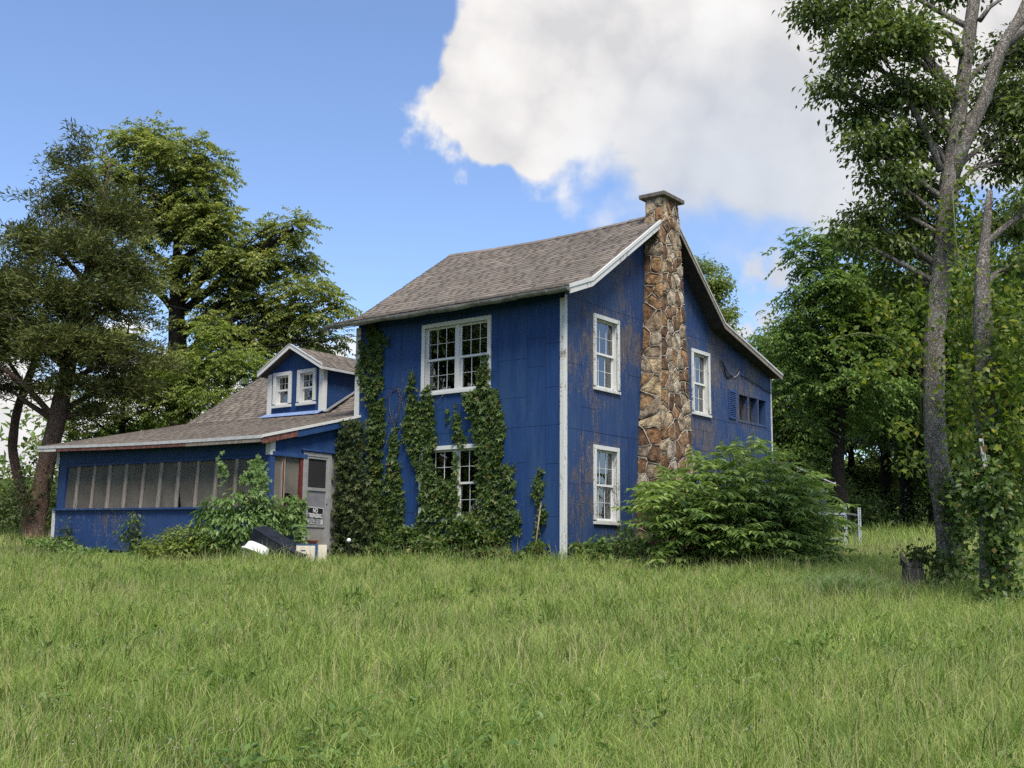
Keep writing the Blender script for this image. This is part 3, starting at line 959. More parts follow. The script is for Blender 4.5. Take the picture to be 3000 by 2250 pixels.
def clip_poly(poly, n_, c_):
    out = []
    for i in range(len(poly)):
        p, q_ = poly[i], poly[(i + 1) % len(poly)]
        dp, dq = p @ n_ - c_, q_ @ n_ - c_
        if dp <= 0: out.append(p)
        if (dp < 0) != (dq < 0) and abs(dp - dq) > 1e-12:
            out.append(p + (q_ - p) * dp / (dp - dq))
    return out
def stone_face(width, z0, z1, cols, rowh, place):
    """width(z); place(f, z, o) -> local point, f in 0..1"""
    wm = 1.0
    seeds = []
    nrow = int((z1 - z0) / rowh)
    for r_ in range(nrow):
        z = z0 + (r_ + .5) * (z1 - z0) / nrow
        c_n = cols + random.choice([-1, 0, 0, 0, 1]) if cols > 2 else cols + random.choice([-1, 0, 0])
        c_n = max(1, c_n)
        for c in range(c_n):
            f = (c + .5 + random.uniform(-.3, .3)) / c_n
            seeds.append(np.array([f * width(z), z + random.uniform(-.5, .5) * rowh]))
    edges = {}
    for s in seeds:
        w = width(s[1])
        # work in a sheared frame where f*width is the metric coordinate
        sc = lambda q_: np.array([q_[0] / width(q_[1]) * w, q_[1]])
        poly = [np.array([0, z0]), np.array([w, z0]), np.array([w, z1]), np.array([0, z1])]
        for o in seeds:
            if o is s or abs(o[1] - s[1]) > 1.2: continue
            oo = sc(o)
            d = (oo - s) * np.array([1, .8])
            n_ = d
            c_ = n_ @ ((s + oo) / 2)
            poly = clip_poly(poly, n_, c_)
            if len(poly) < 3: break
        if len(poly) < 3: continue
        P = [np.array([p[0] / w, p[1]]) for p in poly]
        cen = sum(P) / len(P)
        wz = width(cen[1])
        span = max(max(abs(p[0] - cen[0]) * wz, abs(p[1] - cen[1])) for p in P)
        k = max(.6, 1 - .016 / max(span, .05))
        pr = random.uniform(.018, .055)
        tx, tz = random.uniform(-.06, .06), random.uniform(-.06, .06)
        mb = MB()
        n = len(P)
        # subdivide outline for an uneven edge
        Q = []
        for i in range(n):
            a, b = P[i], P[(i + 1) % n]
            c1_, c2_ = random.uniform(.12, .3), random.uniform(.7, .88)
            for f_ in (c1_, c2_):
                q_ = a + (b - a) * f_ + np.array([random.uniform(-.011, .011) / wz, random.uniform(-.011, .011)])
                if q_[0] < .03: q_[0] = random.uniform(-.035, .01) / wz
                if q_[0] > .97: q_[0] = 1 + random.uniform(-.01, .035) / wz
                Q.append(q_)
        n = len(Q)
        for (kk, o) in ((k, 0.0), (k * .97, pr * .6), (k * .72, pr)):
            for p in Q:
                q_ = cen + (p - cen) * kk
                q_[0] = min(max(q_[0], -.03 / wz), 1 + .03 / wz)
                oo = o + (tx * (q_[0] - cen[0]) * wz + tz * (q_[1] - cen[1])) * (o > 0)
                if o == pr: oo += random.uniform(-.006, .008)
                mb.v.append(place(q_[0], q_[1], max(oo, .002)))
        mb.v.append(place(cen[0], cen[1], pr + random.uniform(0, .012)))
        for r_ in range(2):
            for i in range(n):
                a, b = r_ * n + i, r_ * n + (i + 1) % n
                mb.f.append((a, b, b + n, a + n))
        for i in range(n):
            mb.f.append((2 * n + i, 2 * n + (i + 1) % n, 3 * n))
        mb.build('stone', 'stone', chim)
        for i in range(len(P)):
            a, b = P[i], P[(i + 1) % len(P)]
            ka = (round(a[0], 2), round(a[1], 2))
            kb = (round(b[0], 2), round(b[1], 2))
            if ka != kb and min(a[0], b[0]) > .01 or (max(a[0], b[0]) < .99 and ka != kb):
                if not ((a[0] < .01 and b[0] < .01) or (a[0] > .99 and b[0] > .99)):
                    edges[tuple(sorted((ka, kb)))] = (a, b)
    mb = MB()
    for (a, b) in edges.values():
        L = math.hypot((a[0] - b[0]) * width(a[1]), a[1] - b[1])
        if L < .04: continue
        n = max(3, int(L / .07))
        pts = []
        for i in range(n):
            q_ = a + (b - a) * i / (n - 1)
            j = 0 if i in (0, n - 1) else .009
            pts.append(place(q_[0] + random.uniform(-j, j), q_[1] + random.uniform(-j, j), .03 + random.uniform(-.006, .01)))
        mb.tube(pts, .0095, 5)
    tag(mb.build('mortar_joint', 'mortar_bead', chim, smooth=True), kind='stuff')
stone_face(lambda z: cr_(z) - cl(z), -.4, 8.27, 5, .34, lambda f, z, o: (cl(z) + f * (cr_(z) - cl(z)), -cp(z) - o, z))
stone_face(lambda z: cp(z) - .02, -.4, 8.27, 2, .33, lambda f, z, o: (cl(z) - o, -.02 - f * (cp(z) - .02), z))
stone_face(lambda z: cp(z) - .02, -.4, 8.27, 2, .36, lambda f, z, o: (cr_(z) + o, -.02 - (1 - f) * (cp(z) - .02), z))

# ------------------------------------------------------------------ screened porch
PX = -2.52                                  # front plane of the porch
tz = lambda a: .13 * (a - 5.78) / 8.0       # the porch has settled towards the main block
ez = lambda a: wing_z(-2.52, a) - .085
boards = np.arange(5.86, 13.7, .196)
def quad_board(name, mat, parent, a0, a1, zb, zt, x0, x1, lean=0.0):
    """vertical board on the porch front between heights zb(a) and zt(a)"""
    poly = [(x0, a0, zb(a0)), (x0, a1, zb(a1)), (x0, a1 - lean, zt(a1)), (x0, a0 - lean, zt(a0))]
    return MB().prism(poly, (x1 - x0, 0, 0)).build(name, mat, parent)
skirt = empty('porch_skirt'); skirt.parent = house
frieze = empty('porch_frieze'); frieze.parent = house
for a in boards:
    j = random.uniform(-.004, .004)
    jb = random.uniform(-.03, .03)
    quad_board('board', 'blue_paint_porch', skirt, a + .003, min(a + .193, 13.72), lambda q_: .22 + tz(q_) * .3 + jb, lambda q_: 1.12 + tz(q_), PX + j, PX + .03)
    quad_board('board', 'blue_paint_front', frieze, a + .002, min(a + .194, 13.72), lambda q_: 2.27 + tz(q_), lambda q_: ez(q_), PX - .012 + j * .5, PX + .02)
quad_board('sill', 'blue_paint_porch', house, 5.74, 13.78, lambda q_: 1.121 + tz(q_), lambda q_: 1.165 + tz(q_), PX - .06, PX + .12)
quad_board('header', 'blue_paint_porch', house, 5.8, 13.72, lambda q_: 2.2 + tz(q_), lambda q_: 2.268 + tz(q_), PX + .005, PX + .11)
quad_board('corner_post', 'blue_paint_porch', house, 13.42, 13.72, lambda q_: 1.166 + tz(q_), lambda q_: 2.27 + tz(q_), PX + .0, PX + .12, .08)
quad_board('corner_post', 'blue_paint_porch', house, 5.79, 6.0, lambda q_: 1.166 + tz(q_), lambda q_: 2.2 + tz(q_), PX + .001, PX + .13)
quad_board('corner_board', 'white_paint_worn', house, 13.72, 13.82, lambda q_: .18, lambda q_: 1.12 + tz(q_), PX - .03, PX + .05, -.0)
quad_board('corner_board', 'white_paint_worn', house, 13.66, 13.78, lambda q_: 2.27 + tz(q_), lambda q_: ez(q_), PX - .03, PX + .05)
quad_board('corner_board', 'white_paint', house, 5.75, 5.9, lambda q_: 2.26 + tz(q_), lambda q_: ez(q_) - .0, PX - .035, PX + .1)
posts = [12.93 - .665 * k for k in range(11)]
bottoms = [13.42] + posts + [6.0]
for k, a in enumerate(posts):
    ln = .085 + random.uniform(-.02, .02)
    quad_board('screen_post', 'post_wood', house, a - .045, a + .045, lambda q_: 1.166 + tz(q_), lambda q_: 2.2 + tz(q_), PX + .012, PX + .05, ln)
    quad_board('batten', 'rust_board' if k % 3 == 1 else 'bare_board', house, a + .036, a + .05, lambda q_: 1.166 + tz(q_), lambda q_: 2.2 + tz(q_), PX + .002, PX + .011, ln)
for k in range(len(bottoms) - 1):
    a1, a0 = bottoms[k], bottoms[k + 1]
    n, m_ = 9, 9
    Vv, Ff = [], []
    torn = k in (7,)
    for j in range(m_):
        for i in range(n):
            f, g = i / (n - 1), j / (m_ - 1)
            a = a0 + (a1 - a0) * f - .085 * g
            z = 1.166 + (2.2 - 1.166) * g + tz(a)
            bul = .02 * math.sin(math.pi * f) * math.sin(math.pi * g) * random.uniform(.3, 1.2)
            if torn and f > .55 and g < .45:
                a -= (f - .5) * (.45 - g) * .55
                bul += .1 * (f - .5) * (.45 - g)
            Vv.append((PX + .06 + bul, a, z))
    for j in range(m_ - 1):
        for i in range(n - 1):
            p = j * n + i
            Ff.append((p, p + 1, p + n + 1, p + n))
    me = bpy.data.meshes.new('insect_screen')
    me.from_pydata(Vv, [], Ff)
    me.polygons.foreach_set('use_smooth', np.ones(len(me.polygons), bool))
    link('insect_screen', me, 'insect_screen', house)
# fascia along the porch eave
for (nm, mat, d0, d1, x0, x1, r0, r1) in (('eave_trim', 'trim_grey', -.055, .012, -2.895, -2.855, 5.64, 14.14), ('eave_fascia', 'rust_board', -.13, -.056, -2.885, -2.86, 8.2, 13.3),
                                         ('eave_fascia', 'bare_board', -.135, -.056, -2.884, -2.86, 5.68, 8.19), ('eave_fascia', 'white_paint_worn', -.13, -.056, -2.884, -2.86, 13.31, 14.12)):
    n = 9
    for aa, ab in zip(np.linspace(r0, r1, n)[:-1], np.linspace(r0, r1, n)[1:]):
        pass
    Vv = []
    mb = MB()
    al = np.linspace(r0, r1, n)
    for a in al:
        z = wing_z(-2.85, a)
        mb.v += [(x0, a, z + d0), (x1, a, z + d0), (x1, a, z + d1), (x0, a, z + d1)]
    for i in range(n - 1):
        for j in range(4):
            p, q_ = 4 * i + j, 4 * i + (j + 1) % 4
            mb.f.append((p, q_, q_ + 4, p + 4))
    mb.f += [(0, 1, 2, 3), (4 * n - 4, 4 * n - 3, 4 * n - 2, 4 * n - 1)]
    mb.build(nm, mat, house)
# rake of the porch roof on the door side
def prake(name, mat, b0, b1, d0, d1, y0, y1):
    P0, P1 = np.array((b0, y0, wing_z(b0, 5.67))), np.array((b1, y0, wing_z(b1, 5.67)))
    MB().prism([tuple(P0 + (0, 0, d0)), tuple(P1 + (0, 0, d0)), tuple(P1 + (0, 0, d1)), tuple(P0 + (0, 0, d1))], (0, y1 - y0, 0)).build(name, mat, house)
prake('rake_trim', 'white_paint', -2.89, .0, -.04, .016, 5.665, 5.62)
prake('rake_board', 'rust_board', -2.87, -1.9, -.17, -.041, 5.664, 5.64)
prake('rake_board', 'blue_paint_front', -1.899, .0, -.19, -.041, 5.664, 5.64)
# door side of the porch
PS = Frame('B', 5.78)
mb = MB()
PS.quad(mb, PX + .1, -.02, 2.34, 2.34, wing_z(PX + .1, 5.7) - .075, wing_z(-.05, 5.7) - .075, -.08, 0)
mb.build('porch_side_wall', 'blue_paint_front', house)
mb = MB()
PS.box(mb, PX + .03, -1.5, 2.25, 2.338, -.08, .04)
PS.box(mb, -1.66, -.66, 2.42, 2.46, .002, .06)
mb.build('side_header', 'blue_paint_porch', house)
mb = MB(); PS.box(mb, PX - .02, PX + .1, .1, 2.25, -.09, .02); mb.build('corner_post', 'blue_paint_porch', house)
mb = MB(); PS.box(mb, -2.17, -2.1, .95, 2.25, -.07, .0); mb.build('screen_post', 'post_wood', house)
mb = MB(); PS.box(mb, -2.165, -2.14, .95, 2.25, .001, .014); mb.build('batten', 'red_paint', house)
mb = MB(); PS.box(mb, -1.68, -1.6, .1, 2.25, -.08, .015); mb.build('door_post', 'red_paint', house)
for (u0, u1, torn) in ((PX + .1, -2.17, 0), (-2.1, -1.68, 1)):
    mb = MB()
    zlo = 1.42 if torn else .98
    n = 8
    for i in range(n):
        u = u0 + (u1 - u0) * i / (n - 1)
        zz = zlo + (.05 * math.sin(i * .8) + .06 * i / n if torn else 0)
        mb.v += [PS.p(u, zz, -.03 - (.02 if torn else 0)), PS.p(u, 2.25, -.03)]
    for i in range(n - 1):
        mb.f.append((2 * i, 2 * i + 2, 2 * i + 3, 2 * i + 1))
    mb.build('insect_screen', 'insect_screen', house)
    if torn:
        mb = MB()
        for i in range(n):
            u = u0 + (u1 - u0) * i / (n - 1)
            mb.v += [PS.p(u, .95, -.02), PS.p(u, 1.2 + .12 * i / n + .03 * math.sin(i), .02)]
        for i in range(n - 1):
            mb.f.append((2 * i, 2 * i + 2, 2 * i + 3, 2 * i + 1))
        mb.build('insect_screen', 'insect_screen', house)
for k in range(5):
    u = PX + .1 + k * .15
    mb = MB(); PS.box(mb, u + .002, u + .147, .12, .94, -.04, -.004); mb.build('board', 'blue_paint_porch', skirt)
# storm door
mb = MB()
DZ0, DZ1 = .3, 2.4
PS.box(mb, -1.595, -1.5, DZ0, DZ1, -.06, .03)
PS.box(mb, -.86, -.76, DZ0, DZ1, -.06, .03)
PS.box(mb, -1.5, -.86, DZ1 - .09, DZ1, -.06, .03)
mb.build('door_frame', 'aluminium', house, bevel=.004)
mb = MB()
PS.box(mb, -1.497, -1.45, DZ0, 2.305, -.02, .02)
PS.box(mb, -.905, -.863, DZ0, 2.305, -.02, .02)
for (z0, z1) in ((2.26, 2.305), (1.56, 1.63), (.77, .83), (DZ0, DZ0 + .05)):
    PS.box(mb, -1.45, -.905, z0, z1, -.02, .02)
door = mb.build('storm_door', 'aluminium', house, bevel=.003)
mb = MB(); PS.box(mb, -1.45, -.905, 1.63, 2.26, -.006, -.002); mb.build('door_screen', 'dark_screen', door)
mb = MB(); PS.box(mb, -1.45, -.905, .83, 1.56, -.006, -.001); mb.build('door_panel', 'grey_panel', door)
mb = MB(); PS.box(mb, -1.45, -.905, DZ0 + .05, .77, -.008, .0); mb.build('door_panel', 'pale_panel', door)
mb = MB(); PS.box(mb, -.9, -.875, 1.3, 1.42, .021, .05); mb.build('door_handle', 'aluminium', door)
mb = MB(); PS.box(mb, -.75, -.02, .2, 2.4, -.06, -.005); mb.build('porch_side_wall', 'pale_panel', house)
# wing body behind the porch
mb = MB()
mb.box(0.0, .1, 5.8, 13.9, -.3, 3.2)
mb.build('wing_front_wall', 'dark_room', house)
mb = MB()
mb.prism([(0.1, 13.78, -.3), (8.0, 13.78, -.3), (8.0, 13.78, 3.45), (4.35, 13.78, 5.5), (1.6, 13.78, 3.72), (.1, 13.78, 3.3)], (0, .1, 0))
mb.build('wing_end_wall', 'blue_paint_porch', house)
part_box('wing_rear_wall', 'blue_paint_porch', house, 7.9, 8.0, 5.8, 13.77, -.3, 3.4)
part_box('porch_floor', 'bare_board', house, PX + .03, -.01, 5.82, 13.7, .12, .2)
mb = MB().prism([(PX, 13.68, .2), (0, 13.68, .2), (0, 13.68, 3.3), (PX, 13.68, 2.7)], (0, .04, 0))
mb.build('porch_end_wall', 'blue_paint_porch', house)
# things seen dimly through the screens
for (a, w, h, mt) in ((12.2, .8, 1.4, 'pale_panel'), (10.9, .9, 1.6, 'bare_board'), (9.2, 1.0, 1.3, 'post_wood'), (7.6, .8, 1.7, 'pale_panel')):
    mb = MB().box(-.16, -.03, a - w / 2, a + w / 2, .21, .3 + h)
    mb.build('inner_door', mt, house)
# low rear lean-to beside the gable
MB().prism([(9.78, -.35, 2.75), (13.15, -.35, 2.38), (13.15, 3.2, 2.38), (9.78, 3.2, 2.75)], (0, 0, -.06)).build('lean_to_roof', 'rust_board', house)
MB().prism([(9.78, -.38, 2.70), (13.17, -.38, 2.33), (13.17, -.38, 2.36), (9.78, -.38, 2.73)], (0, .028, 0)).build('lean_to_trim', 'trim_grey', house)
MB().prism([(13.17, -.38, 2.31), (13.17, 3.2, 2.31), (13.17, 3.2, 2.4), (13.17, -.38, 2.4)], (.03, 0, 0)).build('lean_to_trim', 'trim_grey', house)
part_box('lean_to_wall', 'blue_paint_gable', house, 9.8, 12.9, -.2, -.1, -.2, 2.3)

# cables on the gable wall
cab = MB()
def onB(px, py, a=-.04):
    r = ray(px, py)
    n_ = np.array([-sh_, ch_, 0])
    t_ = ((HC - np.array([0, 0, EYE])) @ n_ + a) / (r @ n_)
    return w2h(r * t_ + np.array([0, 0, EYE]))
for chain, rad in (([(2112, 1053), (2117, 1064), (2122, 1080), (2127, 1098), (2132, 1107), (2140, 1104), (2148, 1103)], .014), ([(2113, 1056), (2121, 1068), (2128, 1083), (2134, 1096), (2146, 1102)], .012),
                   ([(2112, 1054), (2118, 1060), (2124, 1076), (2126, 1092), (2130, 1106), (2137, 1109)], .012)):
    P_ = [onB(*p, -.05 - .02 * math.sin(i)) for i, p in enumerate(chain)]
    cab.tube(P_, rad, 5)
cab.build('cable_bundle', 'cable_black', house, smooth=True)
MB().tube([onB(*p, -.045) for p in ((2150, 1105), (2158, 1102), (2163, 1096), (2165, 1090), (2168, 1091))], .012, 5).build('cable_end', 'galvanised', house)
MB().tube([onB(*p, -.04) for p in ((2172, 1100), (2190, 1108), (2205, 1120), (2222, 1128), (2240, 1142), (2256, 1149))], .012, 5).build('wall_cable', 'cable_black', house)

# NO TRESPASSING notice on the door
sign = empty('no_trespassing_sign', h2w((-1.22, 5.78 - .024, .84)), HYAW)
tag(sign, 'black and white no trespassing sign fixed to the storm door', 'sign')
sign.rotation_euler = (0, R(2), HYAW)
MB().box(-.245, .245, -.003, .003, 0, .37).build('sign_board', 'trim_grey', sign)
MB().box(-.225, .225, -.0048, -.0032, .115, .35).build('sign_field', 'black_field', sign)
def text_mesh(body, size, sx, bold=.0):
    cu = bpy.data.curves.new('lettering', 'FONT')
    cu.body = body
    cu.size = size
    cu.align_x = 'CENTER'
    cu.offset = bold
    cu.extrude = .0006
    o = bpy.data.objects.new('tmp', cu)
    COL.objects.link(o)
    bpy.context.view_layer.update()
    me = bpy.data.meshes.new_from_object(o.evaluated_get(bpy.context.evaluated_depsgraph_get()))
    bpy.data.objects.remove(o)
    bpy.data.curves.remove(cu)
    me.transform(Matrix.Diagonal((sx, 1, 1, 1)))
    return me
for body, size, sx, x, z, mt, bold in (('NO', .125, .72, 0, .252, 'white_vinyl', .003), ('TRESPASSING', .125, .535, 0, .142, 'white_vinyl', .003),
                                     ('VIOLATORS WILL', .055, .82, 0, .068, 'black_field', .001), ('BE PROSECUTED', .055, .82, 0, .018, 'black_field', .001)):
    o = link('lettering', text_mesh(body, size, sx, bold), mt, sign, (x, -.0056, z))
    o.rotation_euler = (R(90), 0, 0)

# ------------------------------------------------------------------ leaves
def unit(v):
    return v / (np.linalg.norm(v, axis=-1, keepdims=True) + 1e-9)

def leaf_arrays(P, D, N, L, Wd, fold=.25):
    """diamond leaves, two triangles each: base P, long axis D, rough normal N"""
    D = unit(D)
    S = unit(np.cross(D, N))
    Nn = np.cross(S, D)
    L, Wd = np.asarray(L)[:, None], np.asarray(Wd)[:, None]
    mid = P + D * L * .45
    v0 = P
    v1 = mid + S * Wd * .5 + Nn * Wd * fold
    v2 = P + D * L - Nn * L * .12
    v3 = mid - S * Wd * .5 + Nn * Wd * fold
    V = np.stack([v0, v1, v2, v3], 1).reshape(-1, 3)
    k = np.arange(len(P))[:, None] * 4
    T = np.concatenate([k, k + 1, k + 2, k, k + 2, k + 3], 1).reshape(-1, 3)
    return V, T

def leaf_mesh(name, packs):
    Vs, Ts, o = [], [], 0
    for V, T in packs:
        Vs.append(V); Ts.append(T + o); o += len(V)
    V, T = np.concatenate(Vs), np.concatenate(Ts)
    return fast_mesh(name, V, T.ravel(), np.full(len(T), 3))

def rand_dirs(n):
    return unit(rng.normal(size=(n, 3)))

def pinnate(P, D, L, pairs, ll, lw, droop=.5):
    """compound leaves: rachis from P along D, drooping, with paired leaflets"""
    n = len(P)
    D = unit(D)
    side = unit(np.cross(D, np.array([0, 0, 1.0])) + 1e-4)
    L = np.asarray(L)[:, None]
    packs = []
    for j in range(pairs):
        f = (j + 1.0) / pairs
        c = P + D * L * f + np.array([0, 0, -1.0]) * L * droop * f * f
        tang = unit(D + np.array([0, 0, -1.0]) * 2 * droop * f)
        for s in (1, -1):
            dl = unit(side * s * 1.0 + tang * .55 + np.array([0, 0, -.35]) + rng.normal(0, .12, (n, 3)))
            nn = unit(np.array([0, 0, 1.0]) + rng.normal(0, .25, (n, 3)))
            sc = (1.05 - .35 * abs(f - .5)) * rng.uniform(.85, 1.15, n)
            packs.append(leaf_arrays(c, dl, nn, ll * sc, lw * sc, .12))
    c = P + D * L + np.array([0, 0, -1.0]) * L * droop
    packs.append(leaf_arrays(c, unit(D + np.array([0, 0, -1.2]) * droop), np.tile([0, 0, 1.0], (n, 1)) + rng.normal(0, .2, (n, 3)), np.full(n, ll), np.full(n, lw), .12))
    return packs

def palmate(P, Nrm, size, k=5):
    """creeper leaves: k leaflets fanned round the point, facing Nrm and hanging"""
    n = len(P)
    Nrm = unit(Nrm)
    down = np.array([0, 0, -1.0])
    d0 = unit(down - Nrm * (Nrm @ down)[:, None] + rng.normal(0, .35, (n, 3)))
    s0 = unit(np.cross(Nrm, d0))
    packs = []
    for j in range(k):
        a = (j - (k - 1) / 2) * 1.05
        d = d0 * math.cos(a) + s0 * math.sin(a) + Nrm * .12
        sz = size * (1 - .12 * abs(j - (k - 1) / 2))
        packs.append(leaf_arrays(P, d, Nrm, sz, sz * .48, .15))
    return packs

def curve_pts(p, q_, n=7, sag=0.0, wob=.08):
    p, q_ = np.array(p, float), np.array(q_, float)
    L = np.linalg.norm(q_ - p)
    t = np.linspace(0, 1, n)[:, None]
    pts = p + (q_ - p) * t
    w = rng.normal(0, wob * L, 3) * [1, 1, .6]
    pts = pts + np.sin(t * np.pi) * w + np.array([0, 0, sag]) * np.sin(t * np.pi) * L
    return pts

def tree(name, label, base, trunk, lobes, leafmat, bark, kind='simple', clumps=60, per=26, size=.1, crad=.5, group=None, twigs=True, limb_r=.09, flat=.55, parts=None, up=.25, leafw=.5, seed=1, limbs_from=.35, droopl=.5, pairs=5, dens=None, cat='tree'):
    """trunk: list of (offset from base, radius); lobes: (centre offset, radii)"""
    global rng
    rng = np.random.default_rng(seed)
    random.seed(seed)
    base = np.array(base, float)
    root = empty(name, base)
    tag(root, label, cat, group)
    mb = MB()
    tp = np.array([p[0] for p in trunk], float)
    tr_ = np.array([p[1] for p in trunk], float)
    # finer trunk line
    t0 = np.linspace(0, 1, len(tp)); t1 = np.linspace(0, 1, len(tp) * 5)
    fine = np.stack([np.interp(t1, t0, tp[:, i]) for i in range(3)], -1)
    for _ in range(2):
        fine[1:-1] = (fine[:-2] + 2 * fine[1:-1] + fine[2:]) / 4
    fr_ = np.interp(t1, t0, tr_)
    flare = 1 + .5 * np.exp(-(fine[:, 2] - fine[0, 2]) / .35)
    mb.tube(fine, fr_ * flare, 12, .07)
    H = tp[-1][2]
    packs = []
    ends = []
    for (c, r_) in lobes:
        c, r_ = np.array(c, float), np.array(r_, float)
        dz = np.clip(c[2] - np.linalg.norm((c - np.array([np.interp(c[2], fine[:, 2], fine[:, 0]), np.interp(c[2], fine[:, 2], fine[:, 1]), c[2]]))[:2]) * .7, H * limbs_from, H)
        st = np.array([np.interp(dz, fine[:, 2], fine[:, 0]), np.interp(dz, fine[:, 2], fine[:, 1]), dz])
        lr = min(limb_r, np.interp(dz, fine[:, 2], fr_) * .75)
        pts = curve_pts(st, c, 8, .06, .07)
        mb.tube(pts, np.linspace(lr, lr * .35, 8), 7, .06)
        vol = (r_[0] * r_[1] * r_[2]) ** (1 / 3)
        nc = int(clumps * vol ** 2 * (dens or 1))
        ns = max(5, int(8 * vol + 4))
        su = rand_dirs(ns)
        su[:, 2] = np.abs(su[:, 2]) * .9 - .25
        sub = c + su * r_ * rng.uniform(.5, 1.0, (ns, 1))
        pick = rng.integers(0, ns, nc)
        C = sub[pick] + rng.normal(0, .27, (nc, 3)) * r_ * [1, 1, .8]
        loose = rng.random(nc) < (.5 if kind == 'cedar' else .14)
        C[loose] = c + (rand_dirs(nc) * r_ * rng.random((nc, 1)) ** .5)[loose]
        # a few larger twigs to the clumps
        if twigs:
            for k in range(0, nc, 5):
                s_ = pts[rng.integers(3, 8)]
                mb.tube(curve_pts(s_, C[k], 5, .03, .1), np.linspace(lr * .22, .006, 5), 4, cap=False)
        if kind == 'pinnate':
            m_ = max(3, per // 8)
            Pc = np.repeat(C, m_, 0) + rng.normal(0, crad * .45, (nc * m_, 3)) * [1, 1, flat]
            out = unit(np.repeat(C - c, m_, 0) / np.repeat(np.broadcast_to(r_, C.shape), m_, 0))
            D = unit(out * .7 + rand_dirs(nc * m_) * [1, 1, .35] + [0, 0, up])
            packs += pinnate(Pc, D, rng.uniform(.7, 1.2, nc * m_) * size * 3.0, pairs, size, size * .42, droopl)
        elif kind == 'cedar':
            Pc = np.repeat(C, per, 0)
            out = unit(np.repeat(C - c * [1, 1, 1], per, 0) * [1, 1, .2] + 1e-3)
            tt = rng.random((nc * per, 1))
            Pc = Pc + out * (tt - .5) * crad * 1.8 + rng.normal(0, crad * .2, (nc * per, 3)) * [1, 1, .7] + [0, 0, -.15] * tt
            D = unit(out + rand_dirs(nc * per) * 1.0 + [0, 0, up])
            packs.append(leaf_arrays(Pc, D, rand_dirs(nc * per), size * rng.uniform(.6, 1.4, nc * per), size * .22 * rng.uniform(.7, 1.3, nc * per), .1))
        else:
            Pc = np.repeat(C, per, 0) + rng.normal(0, crad * .42, (nc * per, 3)) * [1, 1, flat]
            out = unit(Pc - np.repeat(C, per, 0))
            D = unit(out * .8 + rand_dirs(nc * per) * .7 + [0, 0, -droopl])
            Nn = unit(rand_dirs(nc * per) * .6 + [0, 0, 1])
            sz = size * rng.uniform(.6, 1.3, nc * per)
            packs.append(leaf_arrays(Pc, D, Nn, sz, sz * leafw, .15))
    trunk_o = mb.build('trunk', bark, root, smooth=True)
    crown = link('crown', leaf_mesh('crown', packs), leafmat, root)
    return root

def copy_tree(src, loc, rz, sc, label, group=None):
    c = src.copy(); COL.objects.link(c)
    c.location = tuple(loc); c.rotation_euler = (0, 0, rz); c.scale = sc
    c['label'] = label
    if group: c['group'] = group
    for ch in src.children:
        d = ch.copy(); COL.objects.link(d); d.parent = c
    return c

def gpt(px, d, dz=0.0):
    """point on the ground at depth d below that column of the photograph"""
    x = at(px, 1600, d)[0]
    return np.array([x, d, float(ground_z(x, d)) + dz])

def lobes_px(base, d, items):
    """items: (px, py, rx px, rz px, depth offset) -> lobes relative to base"""
    out = []
    for (px, py, rx, rz, dd) in items:
        c = at(px, py, d + dd)
        k = (d + dd) / F
        out.append((c - base, (rx * k, rx * k * .9, rz * k)))
    return out

# red cedar left of the porch
b0 = gpt(97, 31.5)
cedar = tree('cedar_tree', 'dark evergreen cedar with thick reddish brown trunk beside the porch', b0,
     [((0, 0, -.3), .24), ((.12, 0, 1.5), .24), ((.42, .1, 3.6), .25), ((.75, .1, 6), .18), ((1.1, .2, 8.5), .1), ((1.35, .2, 10.8), .015)],
     lobes_px(b0, 31.5, [(245, 440, 32, 50, 0), (250, 530, 80, 60, 0), (170, 600, 110, 70, .5), (330, 640, 120, 80, 0), (90, 700, 110, 70, 0), (230, 730, 150, 90, -.6),
                         (380, 780, 120, 80, .3), (40, 830, 130, 80, 0), (170, 870, 150, 90, -.8), (320, 900, 150, 80, 0), (60, 970, 140, 80, .4), (210, 1010, 170, 80, -.5),
                         (360, 1040, 150, 70, .3), (-60, 880, 120, 120, 0), (330, 1130, 110, 50, .8), (20, 1130, 90, 40, .6), (190, 1120, 90, 45, -.4), (280, 1200, 70, 40, .5), (-60, 1060, 90, 60, 0), (242, 385, 16, 40, 0), (165, 470, 45, 50, 0)]),
     'cedar_leaf', 'bark_brown', 'cedar', clumps=70, per=60, size=.17, crad=.55, seed=3, limb_r=.1, limbs_from=.3, up=.35)

for k in range(16):
    z = random.uniform(4.2, 9.5)
    a = random.uniform(math.pi * .75, math.pi * 2.25)
    st_ = np.array([.1 + z * .105, .1, z])
    ln = random.uniform(1.2, 2.6)
    e_ = st_ + np.array([math.cos(a) * ln, math.sin(a) * ln, random.uniform(-.5, .35)])
    mb = MB()
    pts = curve_pts(st_, e_, 7, -.06, .08)
    mb.tube(pts, np.linspace(.035, .008, 7), 5)
    for j in range(4):
        q0 = pts[random.randint(2, 6)]
        mb.tube(curve_pts(q0, q0 + np.array([random.uniform(-.6, .6), random.uniform(-.6, .3), random.uniform(-.5, .3)]), 4, 0, .1), np.linspace(.012, .004, 4), 4)
    mb.build('dead_limb', 'twig_grey', cedar, smooth=True)

